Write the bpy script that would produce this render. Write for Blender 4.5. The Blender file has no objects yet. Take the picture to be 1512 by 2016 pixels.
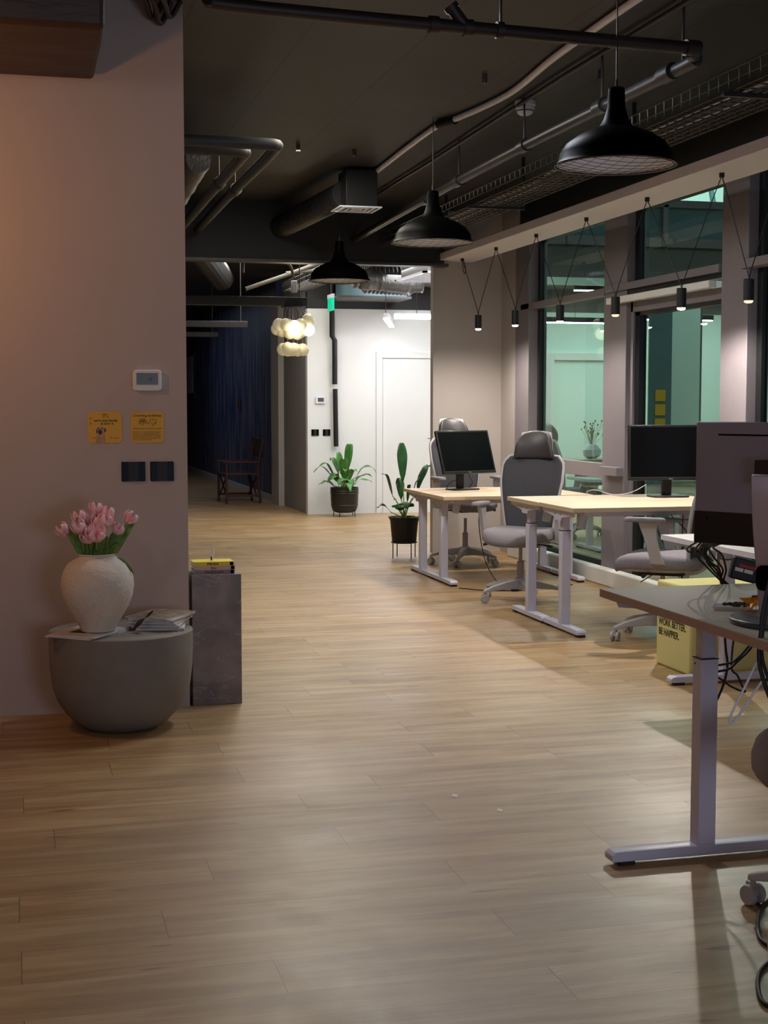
import bpy, bmesh, math, random
from mathutils import Vector, Matrix, Euler
random.seed(7)
C = bpy.context.scene.collection
PI = math.pi
# ------------------------------------------------------------------ camera
EYE = Vector((0, 0, 1.45)); YAW = math.radians(14.45); PIT = math.radians(4.325)
fh = Vector((math.sin(YAW), math.cos(YAW), 0)); RT = Vector((math.cos(YAW), -math.sin(YAW), 0)); ZZ = Vector((0, 0, 1))
FW = fh*math.cos(PIT)-ZZ*math.sin(PIT); UP = fh*math.sin(PIT)+ZZ*math.cos(PIT)
cam = bpy.data.objects.new('camera', bpy.data.cameras.new('camera')); C.objects.link(cam)
cam.matrix_world = Matrix(((RT.x, UP.x, -FW.x, EYE.x), (RT.y, UP.y, -FW.y, EYE.y), (RT.z, UP.z, -FW.z, EYE.z), (0, 0, 0, 1)))
cam.data.sensor_fit = 'VERTICAL'; cam.data.sensor_height = 36; cam.data.lens = 2790/2016*36
cam.data.clip_end = 200; cam.data.clip_start = .05
bpy.context.scene.camera = cam
def at(u, v, y):
    """point at depth y seen at photo position u, v"""
    d = FW*2790+RT*(u-756)-UP*(v-1008); return EYE+d*(y/d.y)
def fz(u, v, z):
    """point at height z seen at photo position u, v"""
    d = FW*2790+RT*(u-756)-UP*(v-1008); return EYE+d*((z-EYE.z)/d.z)
# ------------------------------------------------------------------ world, exposure, large lights
w = bpy.data.worlds.new('world'); bpy.context.scene.world = w; w.use_nodes = True
w.node_tree.nodes['Background'].inputs[0].default_value = (.42, .47, .6, 1)
w.node_tree.nodes['Background'].inputs[1].default_value = .25
vs = bpy.context.scene.view_settings
vs.view_transform = 'Standard'; vs.look = 'None'; vs.gamma = 1; vs.exposure = -0.12; vs.use_curve_mapping = False

def light(name, kind, loc, power, color, size=.1, size_y=None, rot=(0, 0, 0), spot=None, blend=.5, spread=None):
    l = bpy.data.lights.new(name, kind); l.energy = power; l.color = color
    if kind == 'AREA':
        l.size = size
        if size_y: l.shape = 'RECTANGLE'; l.size_y = size_y
        if spread: l.spread = spread
    else:
        l.shadow_soft_size = size
    if kind == 'SPOT':
        l.spot_size = spot; l.spot_blend = blend
    o = bpy.data.objects.new(name, l); o.location = loc; o.rotation_euler = rot; C.objects.link(o)
    return o

light('warm_wall_lamp', 'POINT', (-.72, 5.85, 2.30), 21, (1, .45, .14), .07)
light('warm_floor_lamp', 'POINT', (-2.2, 3.2, 1.6), 5, (1, .50, .20), .15)
light('left_front_lamp', 'POINT', (-1.3, 2.6, 2.9), 27, (1, .91, .92), .22)
light('foreground_fill', 'AREA', (3.0, 1.6, 3.25), 13, (.90, .90, 1), 1.4, 1.4)  # added overhead fill for the foreground, no real ceiling panel
light('front_hall_lamp', 'AREA', (2.15, 6.9, 3.28), 40, (.86, .90, 1), .5, .9)
light('low_uplight_fill', 'AREA', (1.9, -1.4, 1.0), 54, (.70, .77, 1), 1.8, 1.2, rot=(math.radians(108), 0, math.radians(-18)))  # added uplight for pendant interiors, pipes and ceiling, no window behind it
light('lobby_fill', 'AREA', (4.8, 16.0, 3.0), 108, (.94, .97, 1), 1.0, 3.6)  # added area light boosting the lobby strip lamps, no panel fitting
light('lobby_fill', 'AREA', (3.1, 16.4, 3.27), 85, (1, .96, .86), 1.0, 3.0)  # added warm fill brightening the left of the lobby and its floor
light('hall_overhead_fill', 'AREA', (1.95, 9.7, 3.28), 66, (1, .94, .80), .6, 2.2)  # added overhead fill for the hall floor, no fitting on the ceiling
light('hall_wall_fill', 'AREA', (2.0, 25, 3.2), 22, (.72, .80, 1), 1, 5)  # added light that makes the dark blue hall wall visible, no lamp there
light('atrium_fill', 'AREA', (8.6, 16.6, 2.98), 105, (.95, 1, .97), 4, 2.4)  # added fill to brighten the space behind the glass
light('atrium_fill', 'AREA', (10.5, 20.2, 7.5), 900, (.9, 1, .98), 4, 4)  # added fill to brighten the high facade behind the glass
light('atrium_fill', 'AREA', (7.2, 10.5, 4.2), 85, (.9, 1, .97), 3, 5)  # added fill just outside the windows, no panel fitting

# ------------------------------------------------------------------ materials
def lin(c):
    return tuple(((x/12.92) if x <= .04045 else ((x+.055)/1.055)**2.4) for x in c)+(1,)
def base(name):
    m = bpy.data.materials.new(name); m.use_nodes = True
    nt = m.node_tree; return m, nt, nt.nodes['Principled BSDF']
def mat(name, rgb, rough=.5, metal=0, var=.06, scale=12, bump=0, bscale=60, spec=None, emit=None, estr=0, sss=0, stretch=None, alpha=None):
    """plain paint / plastic / fabric with a faint procedural variation"""
    m, nt, b = base(name); c = lin(rgb)
    tc = nt.nodes.new('ShaderNodeTexCoord'); n = nt.nodes.new('ShaderNodeTexNoise'); n.inputs['Scale'].default_value = scale
    n.inputs['Detail'].default_value = 4
    src = tc.outputs['Object']
    if stretch:
        mp = nt.nodes.new('ShaderNodeMapping'); mp.inputs['Scale'].default_value = stretch; nt.links.new(src, mp.inputs[0]); src = mp.outputs[0]
    nt.links.new(src, n.inputs['Vector'])
    r = nt.nodes.new('ShaderNodeValToRGB')
    r.color_ramp.elements[0].position = .3; r.color_ramp.elements[1].position = .7
    r.color_ramp.elements[0].color = tuple(x*(1-var) for x in c[:3])+(1,); r.color_ramp.elements[1].color = tuple(min(1, x*(1+var)) for x in c[:3])+(1,)
    nt.links.new(n.outputs['Fac'], r.inputs[0]); nt.links.new(r.outputs[0], b.inputs['Base Color'])
    b.inputs['Roughness'].default_value = rough; b.inputs['Metallic'].default_value = metal
    if spec is not None: b.inputs['Specular IOR Level'].default_value = spec
    if bump:
        n2 = nt.nodes.new('ShaderNodeTexNoise'); n2.inputs['Scale'].default_value = bscale; n2.inputs['Detail'].default_value = 3
        nt.links.new(src, n2.inputs['Vector'])
        bp = nt.nodes.new('ShaderNodeBump'); bp.inputs['Strength'].default_value = bump; bp.inputs['Distance'].default_value = .01
        nt.links.new(n2.outputs['Fac'], bp.inputs['Height']); nt.links.new(bp.outputs[0], b.inputs['Normal'])
    if emit: b.inputs['Emission Color'].default_value = lin(emit); b.inputs['Emission Strength'].default_value = estr
    if sss: b.inputs['Subsurface Weight'].default_value = sss
    if alpha is not None: b.inputs['Alpha'].default_value = alpha
    return m

M = {}
M['wall'] = mat('wall_paint', (.73, .675, .65), .75, var=.015, scale=3, bump=.05, bscale=220)
M['wall_white'] = mat('white_paint', (.88, .89, .88), .7, var=.01, scale=2)
M['wall_grey'] = mat('grey_paint', (.70, .675, .655), .7, var=.02, scale=2)
M['mullion'] = mat('aluminium_paint', (.47, .45, .47), .5, var=.02)
M['dark_seal'] = mat('dark_seal', (.07, .08, .09), .4)
M['ceiling'] = None
M['black_paint'] = mat('black_paint', (.135, .135, .14), .6, var=.1, scale=3)
M['hall_grey'] = mat('hall_grey', (.40, .39, .385), .75, var=.06, scale=2)
M['pipe_dark'] = mat('pipe_dark', (.17, .165, .17), .4, metal=.2, var=.1)
M['pipe_grey'] = mat('pipe_grey', (.29, .285, .28), .45, metal=.3, var=.12)
M['pipe_brown'] = mat('pipe_brown', (.15, .11, .10), .5, var=.15)
M['pipe_white'] = mat('conduit_white', (.92, .92, .97), .4)
M['heating'] = mat('heating_pipe', (.17, .17, .17), .6, var=.1)
M['foil'] = mat('foil', (.33, .32, .31), .42, metal=.45, bump=1, bscale=22)
M['duct_wrap'] = mat('duct_wrap', (.20, .125, .085), .5, var=.3, scale=4, bump=1, bscale=5, stretch=(.6, 1.5, 3))
M['black'] = mat('black_gloss', (.02, .02, .022), .4, spec=.015)
M['reflector'] = mat('white_enamel', (.97, .98, 1), .35, var=.0)
M['rear_conduit'] = mat('rear_conduit', (.40, .385, .35), .6)
M['hall_side'] = mat('hall_side_paint', (.56, .54, .53), .75, var=.04, scale=2)
M['black_matt'] = mat('black_matt', (.06, .06, .065), .55)
M['lamp_white'] = mat('lamp_white', (.85, .87, .93), .4)
M['wire'] = mat('wire', (.25, .245, .24), .4, metal=.7)
M['white_metal'] = mat('white_metal', (.80, .79, .86), .38, var=.01)
M['shelf_white'] = mat('shelf_white', (.90, .89, .92), .6, var=.01)
M['pale_plastic'] = mat('pale_plastic', (.70, .69, .70), .5, var=.02)
M['seat_fabric'] = mat('seat_fabric', (.56, .54, .57), .95, var=.14, scale=160, bump=.5, bscale=350)
M['mesh_back'] = mat('mesh_back', (.27, .27, .30), .85, var=.25, scale=300, bump=.6, bscale=400)
M['headrest'] = mat('headrest_leather', (.23, .22, .23), .42, var=.04, bump=.15, bscale=160)
M['screen'] = mat('screen', (.02, .02, .025), .25, spec=.12)
M['oak_edge'] = mat('oak_edge', (.78, .70, .58), .5, var=.04)
M['bezel'] = mat('bezel', (.06, .06, .065), .35)
M['silver'] = mat('silver', (.62, .58, .62), .38, metal=.55, var=.02)
M['graphite'] = mat('graphite', (.54, .52, .57), .42, metal=.3, var=.03, scale=5)
M['table_edge'] = mat('table_edge', (.70, .60, .55), .5, var=.04)
M['green'] = mat('leaf_green', (.24, .48, .20), .4, var=.35, scale=9, sss=.05)
M['dark_green'] = mat('leaf_dark_green', (.16, .33, .17), .35, var=.3, scale=9)
M['tulip_green'] = mat('tulip_green', (.42, .55, .26), .5, var=.25, scale=20)
M['soil'] = mat('soil', (.12, .09, .07), .95, var=.4, scale=60, bump=1)
M['pot'] = mat('pot', (.13, .12, .11), .42)
M['vase'] = mat('vase_clay', (.84, .80, .74), .85, var=.05, scale=30, bump=.35, bscale=70)
M['concrete'] = mat('concrete', (.50, .475, .44), .7, var=.07, scale=10, bump=.1, bscale=90)
M['yellow'] = mat('yellow_card', (.86, .66, .14), .5, var=.02)
M['ink'] = mat('ink', (.12, .09, .06), .6)
M['yellow_fabric'] = mat('yellow_fabric', (.84, .81, .54), .9, var=.03, scale=80, bump=.15, bscale=200)
M['yellow_book'] = mat('yellow_book', (.88, .80, .10), .5)
M['pink_book'] = mat('pink_book', (.78, .68, .66), .6)
M['grey_book'] = mat('grey_book', (.55, .50, .50), .6)
M['paper'] = mat('paper', (.86, .84, .81), .7, var=.03)
M['mag_cover'] = mat('magazine_cover', (.52, .45, .38), .35, var=.6, scale=22)
M['mag_pale'] = mat('magazine_pale', (.78, .74, .75), .4, var=.15, scale=14)
M['lcd'] = mat('lcd', (.30, .33, .31), .3)
M['switch'] = mat('switch_glass', (.012, .012, .014), .3, spec=.08)
M['dogfur'] = mat('dog_fur', (.72, .58, .42), .7, var=.2, scale=90)
M['dogdark'] = mat('dog_dark', (.2, .14, .11), .6)
M['wood_red'] = mat('chair_wood', (.29, .15, .10), .45, var=.3, scale=10, stretch=(1, 1, 8))
M['dark_canvas'] = mat('dark_canvas', (.14, .08, .08), .8)
M['exit'] = mat('exit_green', (.05, .72, .55), .4, emit=(.05, .78, .6), estr=.55)
M['led'] = mat('led_tube', (1, 1, 1), .4, emit=(1, .97, 1), estr=38)
M['bulb'] = mat('bulb_face', (1, 1, 1), .4, emit=(1, .86, .78), estr=30)
M['bulb_dim'] = mat('bulb_face_dim', (1, .8, .6), .4, emit=(1, .78, .55), estr=3)
M['orange'] = mat('orange_wrapper', (.93, .58, .10), .35, var=.3, scale=30)
M['crumb'] = mat('crumbs', (.22, .14, .07), .8, var=.5, scale=80)
M['gypso'] = mat('dried_flower', (.72, .66, .52), .9)
M['tan_glass'] = mat('dark_glass_base', (.22, .26, .27), .3)
M['red_label'] = mat('red_label', (.62, .14, .13), .6)
M['cyan_wall'] = mat('bright_facade', (.85, .93, .90), .8, var=.01)
M['teal_panel'] = mat('teal_panel', (.34, .44, .46), .6, var=.1, scale=1.5)

def globe_mat(name, s, col):
    m, nt, b = base(name); b.inputs['Base Color'].default_value = lin((.72, .69, .58)); b.inputs['Roughness'].default_value = .25
    lw = nt.nodes.new('ShaderNodeLayerWeight'); lw.inputs[0].default_value = .35
    r = nt.nodes.new('ShaderNodeMapRange'); r.inputs['To Min'].default_value = s; r.inputs['To Max'].default_value = s*.45
    nt.links.new(lw.outputs['Facing'], r.inputs['Value']); nt.links.new(r.outputs[0], b.inputs['Emission Strength'])
    b.inputs['Emission Color'].default_value = lin(col); return m
M['globe'] = globe_mat('globe_glass', .30, (1, .93, .74))
M['globe_lit'] = globe_mat('globe_glass_lit', 3.2, (1, .93, .78))

def floor_mat():
    m, nt, b = base('oak_planks'); N = nt.nodes.new; L = nt.links.new
    def math_(op, a, b_=None, c=None, clamp=False):
        n = N('ShaderNodeMath'); n.operation = op; n.use_clamp = clamp
        for i, v in enumerate((a, b_, c)):
            if v is None: continue
            if isinstance(v, (int, float)): n.inputs[i].default_value = v
            else: L(v, n.inputs[i])
        return n.outputs[0]
    tc = N('ShaderNodeTexCoord'); sp = N('ShaderNodeSeparateXYZ'); L(tc.outputs['Object'], sp.inputs[0])
    RW, PL = .2193, 1.3125
    offs = [1.30, .62, 1.295, .372, 1.29, .555, 1.028, .092, .985, 1.305, .82, .332, .80, .35]
    rg = random.Random(5); offs += [rg.uniform(.05, 1.25) for _ in range(32-len(offs))]
    yy = math_('MULTIPLY', math_('SUBTRACT', sp.outputs['Y'], 3.134), 1/RW); k = math_('FLOOR', yy); fy = math_('SUBTRACT', yy, k)
    kv = N('ShaderNodeCombineXYZ'); L(k, kv.inputs[0]); wk = N('ShaderNodeTexWhiteNoise'); wk.noise_dimensions = '2D'; L(kv.outputs[0], wk.inputs['Vector'])
    off = math_('MULTIPLY', wk.outputs['Value'], math_('MAXIMUM', math_('LESS_THAN', k, -.5), math_('GREATER_THAN', k, 13.5)))
    for i, o in enumerate(offs[:14]): off = math_('MULTIPLY_ADD', math_('COMPARE', k, float(i), .4), o/PL, off)
    uu = math_('SUBTRACT', math_('DIVIDE', sp.outputs['X'], PL), off); cu = math_('FLOOR', uu); fu = math_('SUBTRACT', uu, cu)
    idv = N('ShaderNodeCombineXYZ'); L(k, idv.inputs[0]); L(cu, idv.inputs[1])
    wn = N('ShaderNodeTexWhiteNoise'); wn.noise_dimensions = '2D'; L(idv.outputs[0], wn.inputs['Vector'])
    eu = math_('MULTIPLY', math_('MINIMUM', fu, math_('SUBTRACT', 1.0, fu)), PL); ey = math_('MULTIPLY', math_('MINIMUM', fy, math_('SUBTRACT', 1.0, fy)), RW)
    ju = math_('LESS_THAN', eu, .0011); jy = math_('LESS_THAN', ey, .0007); joint = math_('MAXIMUM', ju, math_('MULTIPLY', jy, .6))
    mp = N('ShaderNodeMapping'); mp.inputs['Scale'].default_value = (.8, 7, 1); L(tc.outputs['Object'], mp.inputs[0])
    va = N('ShaderNodeVectorMath'); va.operation = 'MULTIPLY_ADD'; va.inputs[1].default_value = (9, 5, 17); L(wn.outputs['Color'], va.inputs[0]); L(mp.outputs[0], va.inputs[2])
    n1 = N('ShaderNodeTexNoise'); n1.inputs['Scale'].default_value = 1.9; n1.inputs['Detail'].default_value = 6; n1.inputs['Roughness'].default_value = .55; n1.inputs['Distortion'].default_value = .45; L(va.outputs[0], n1.inputs['Vector'])
    mp2 = N('ShaderNodeMapping'); mp2.inputs['Scale'].default_value = (3, 55, 1); L(tc.outputs['Object'], mp2.inputs[0])
    n2 = N('ShaderNodeTexNoise'); n2.inputs['Scale'].default_value = 2; n2.inputs['Detail'].default_value = 4; L(mp2.outputs[0], n2.inputs['Vector'])
    mp3 = N('ShaderNodeMapping'); mp3.inputs['Scale'].default_value = (3.2, 17, 1); L(tc.outputs['Object'], mp3.inputs[0])
    n3 = N('ShaderNodeTexNoise'); n3.inputs['Scale'].default_value = 1.5; n3.inputs['Detail'].default_value = 1; L(mp3.outputs[0], n3.inputs['Vector'])
    r = N('ShaderNodeValToRGB'); e = r.color_ramp.elements
    e[0].position = .3; e[0].color = lin((.56, .43, .28)); e[1].position = .72; e[1].color = lin((.74, .63, .465)); q_ = e.new(.5); q_.color = lin((.655, .53, .36))
    L(n1.outputs['Fac'], r.inputs[0])
    mx = N('ShaderNodeMix'); mx.data_type = 'RGBA'; mx.blend_type = 'MULTIPLY'; mx.inputs[0].default_value = .3; L(r.outputs[0], mx.inputs[6])
    r2 = N('ShaderNodeValToRGB'); r2.color_ramp.elements[0].position = .3; r2.color_ramp.elements[0].color = (.62, .6, .58, 1); r2.color_ramp.elements[1].position = .62
    L(n2.outputs['Fac'], r2.inputs[0]); L(r2.outputs[0], mx.inputs[7])
    r3 = N('ShaderNodeValToRGB'); r3.color_ramp.elements[0].position = .71; r3.color_ramp.elements[0].color = (1, 1, 1, 1); r3.color_ramp.elements[1].position = .80; r3.color_ramp.elements[1].color = (.45, .38, .32, 1)
    L(n3.outputs['Fac'], r3.inputs[0])
    mx2 = N('ShaderNodeMix'); mx2.data_type = 'RGBA'; mx2.blend_type = 'MULTIPLY'; mx2.inputs[0].default_value = 1; L(mx.outputs[2], mx2.inputs[6]); L(r3.outputs[0], mx2.inputs[7])
    mr = N('ShaderNodeMapRange'); mr.inputs['To Min'].default_value = .92; mr.inputs['To Max'].default_value = 1.07; L(wn.outputs['Value'], mr.inputs['Value'])
    vm = N('ShaderNodeVectorMath'); vm.operation = 'SCALE'; L(mx2.outputs[2], vm.inputs[0]); L(mr.outputs[0], vm.inputs['Scale'])
    mx3 = N('ShaderNodeMix'); mx3.data_type = 'RGBA'; L(joint, mx3.inputs[0]); L(vm.outputs[0], mx3.inputs[6]); mx3.inputs[7].default_value = lin((.32, .24, .17))
    L(mx3.outputs[2], b.inputs['Base Color'])
    n4 = N('ShaderNodeTexNoise'); n4.inputs['Scale'].default_value = 1.4; n4.inputs['Detail'].default_value = 8; n4.inputs['Roughness'].default_value = .65; n4.inputs['Distortion'].default_value = .8; L(tc.outputs['Object'], n4.inputs['Vector'])
    mr2 = N('ShaderNodeMapRange'); mr2.inputs['From Min'].default_value = .3; mr2.inputs['From Max'].default_value = .7; mr2.inputs['To Min'].default_value = .33; mr2.inputs['To Max'].default_value = .50; L(n4.outputs['Fac'], mr2.inputs['Value'])
    L(mr2.outputs[0], b.inputs['Roughness'])
    bp = N('ShaderNodeBump'); bp.inputs['Strength'].default_value = .16; bp.inputs['Distance'].default_value = .003
    L(math_('MULTIPLY_ADD', joint, -1.2, n2.outputs['Fac']), bp.inputs['Height']); L(bp.outputs[0], b.inputs['Normal']); b.inputs['Specular IOR Level'].default_value = .72
    return m
M['floor'] = floor_mat()

def ceiling_mat():
    m, nt, b = base('black_slab'); N = nt.nodes.new; L = nt.links.new
    tc = N('ShaderNodeTexCoord'); sx = N('ShaderNodeMapping'); sx.inputs['Location'].default_value = (-.22, -.42, 0); L(tc.outputs['Object'], sx.inputs[0])
    br = N('ShaderNodeTexBrick'); br.offset = 0; br.inputs['Scale'].default_value = 1; br.inputs['Brick Width'].default_value = .61; br.inputs['Row Height'].default_value = 2.88
    br.inputs['Mortar Size'].default_value = .006; br.inputs['Color1'].default_value = lin((.16, .165, .18)); br.inputs['Color2'].default_value = lin((.17, .172, .187)); br.inputs['Mortar'].default_value = lin((.04, .04, .045))
    L(sx.outputs[0], br.inputs['Vector'])
    n = N('ShaderNodeTexNoise'); n.inputs['Scale'].default_value = 1.7; n.inputs['Detail'].default_value = 6; L(tc.outputs['Object'], n.inputs['Vector'])
    r = N('ShaderNodeValToRGB'); r.color_ramp.elements[0].position = .35; r.color_ramp.elements[0].color = (.75, .75, .78, 1); r.color_ramp.elements[1].position = .75; r.color_ramp.elements[1].color = (1.2, 1.15, 1.05, 1)
    L(n.outputs['Fac'], r.inputs[0])
    mx = N('ShaderNodeMix'); mx.data_type = 'RGBA'; mx.blend_type = 'MULTIPLY'; mx.inputs[0].default_value = 1; L(br.outputs['Color'], mx.inputs[6]); L(r.outputs[0], mx.inputs[7])
    L(mx.outputs[2], b.inputs['Base Color']); b.inputs['Roughness'].default_value = .6
    return m
M['ceiling'] = ceiling_mat()

def top_mat(name, c1, c2, axis):
    m, nt, b = base(name); N = nt.nodes.new; L = nt.links.new
    tc = N('ShaderNodeTexCoord'); mp = N('ShaderNodeMapping'); mp.inputs['Scale'].default_value = (2, 40, 40) if axis == 'x' else (40, 2, 40)
    L(tc.outputs['Object'], mp.inputs[0]); n = N('ShaderNodeTexNoise'); n.inputs['Scale'].default_value = 1.5; n.inputs['Detail'].default_value = 5; L(mp.outputs[0], n.inputs['Vector'])
    r = N('ShaderNodeValToRGB'); r.color_ramp.elements[0].position = .3; r.color_ramp.elements[0].color = lin(c1); r.color_ramp.elements[1].position = .7; r.color_ramp.elements[1].color = lin(c2)
    L(n.outputs['Fac'], r.inputs[0]); L(r.outputs[0], b.inputs['Base Color']); b.inputs['Roughness'].default_value = .55
    return m
M['top_wood'] = top_mat('desk_top_oak', (.78, .70, .60), (.82, .74, .64), 'x')
M['top_grey'] = top_mat('desk_top_pale', (.74, .71, .64), (.76, .73, .66), 'y')
M['top_white'] = top_mat('desk_top_white', (.80, .79, .76), (.82, .81, .78), 'y')

def marble_mat():
    m, nt, b = base('brown_marble'); N = nt.nodes.new; L = nt.links.new
    tc = N('ShaderNodeTexCoord'); n = N('ShaderNodeTexNoise'); n.inputs['Scale'].default_value = 7; n.inputs['Detail'].default_value = 8; n.inputs['Distortion'].default_value = .6; L(tc.outputs['Object'], n.inputs['Vector'])
    r = N('ShaderNodeValToRGB'); r.color_ramp.elements[0].position = .3; r.color_ramp.elements[0].color = lin((.39, .33, .315)); r.color_ramp.elements[1].position = .72; r.color_ramp.elements[1].color = lin((.56, .49, .46))
    L(n.outputs['Fac'], r.inputs[0])
    mp = N('ShaderNodeMapping'); mp.inputs['Rotation'].default_value = (0, math.radians(-50), 0); mp.inputs['Scale'].default_value = (1.5, 1, 7); L(tc.outputs['Object'], mp.inputs[0])
    n2 = N('ShaderNodeTexNoise'); n2.inputs['Scale'].default_value = 1.6; n2.inputs['Detail'].default_value = 6; n2.inputs['Distortion'].default_value = .8; L(mp.outputs[0], n2.inputs['Vector'])
    a = N('ShaderNodeMath'); a.operation = 'SUBTRACT'; a.inputs[1].default_value = .5; L(n2.outputs['Fac'], a.inputs[0])
    a2 = N('ShaderNodeMath'); a2.operation = 'ABSOLUTE'; L(a.outputs[0], a2.inputs[0])
    r2 = N('ShaderNodeValToRGB'); r2.color_ramp.elements[0].position = 0; r2.color_ramp.elements[0].color = (.55, .55, .55, 1); r2.color_ramp.elements[1].position = .006; r2.color_ramp.elements[1].color = (0, 0, 0, 1); L(a2.outputs[0], r2.inputs[0])
    mx = N('ShaderNodeMix'); mx.data_type = 'RGBA'; L(r2.outputs[0], mx.inputs[0]); L(r.outputs[0], mx.inputs[6]); mx.inputs[7].default_value = lin((.72, .68, .66))
    L(mx.outputs[2], b.inputs['Base Color']); b.inputs['Roughness'].default_value = .35
    return m
M['marble'] = marble_mat()

def blue_mat():
    m, nt, b = base('blue_plaster'); N = nt.nodes.new; L = nt.links.new
    tc = N('ShaderNodeTexCoord'); mp = N('ShaderNodeMapping'); mp.inputs['Scale'].default_value = (1, 2.2, .35); L(tc.outputs['Object'], mp.inputs[0])
    n = N('ShaderNodeTexNoise'); n.inputs['Scale'].default_value = 3; n.inputs['Detail'].default_value = 8; L(mp.outputs[0], n.inputs['Vector'])
    r = N('ShaderNodeValToRGB'); r.color_ramp.elements[0].position = .4; r.color_ramp.elements[0].color = lin((.17, .21, .37)); r.color_ramp.elements[1].position = .75; r.color_ramp.elements[1].color = lin((.46, .46, .50))
    L(n.outputs['Fac'], r.inputs[0]); L(r.outputs[0], b.inputs['Base Color']); b.inputs['Roughness'].default_value = .5; return m
M['blue'] = blue_mat()

def tulip_mat():
    m, nt, b = base('tulip_petal'); N = nt.nodes.new; L = nt.links.new
    tc = N('ShaderNodeTexCoord'); mp = N('ShaderNodeMapping'); mp.inputs['Scale'].default_value = (60, 60, 9); L(tc.outputs['Object'], mp.inputs[0])
    n = N('ShaderNodeTexNoise'); n.inputs['Scale'].default_value = 1; n.inputs['Detail'].default_value = 3; L(mp.outputs[0], n.inputs['Vector'])
    r = N('ShaderNodeValToRGB'); r.color_ramp.elements[0].position = .3; r.color_ramp.elements[0].color = lin((.90, .50, .62)); r.color_ramp.elements[1].position = .62; r.color_ramp.elements[1].color = lin((.98, .86, .86))
    L(n.outputs['Fac'], r.inputs[0]); L(r.outputs[0], b.inputs['Base Color']); b.inputs['Roughness'].default_value = .55; b.inputs['Subsurface Weight'].default_value = .1; return m
M['tulip'] = tulip_mat()

def glass_mat():
    m = bpy.data.materials.new('green_glass'); m.use_nodes = True; nt = m.node_tree; N = nt.nodes.new; L = nt.links.new
    nt.nodes.clear(); out = N('ShaderNodeOutputMaterial'); t = N('ShaderNodeBsdfTransparent'); t.inputs[0].default_value = (.70, .83, .78, 1)
    g = N('ShaderNodeBsdfGlossy'); g.inputs['Color'].default_value = (.75, .95, .9, 1); g.inputs['Roughness'].default_value = .01
    f = N('ShaderNodeFresnel'); f.inputs[0].default_value = 1.5
    geo = N('ShaderNodeNewGeometry'); inv = N('ShaderNodeMath'); inv.operation = 'SUBTRACT'; inv.inputs[0].default_value = 1; L(geo.outputs['Backfacing'], inv.inputs[1])
    k = N('ShaderNodeMath'); k.operation = 'MULTIPLY'; k.use_clamp = True; L(f.outputs[0], k.inputs[0]); L(inv.outputs[0], k.inputs[1])
    mx = N('ShaderNodeMixShader'); L(k.outputs[0], mx.inputs[0]); L(t.outputs[0], mx.inputs[1]); L(g.outputs[0], mx.inputs[2]); L(mx.outputs[0], out.inputs[0]); return m
M['glass'] = glass_mat()

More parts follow.
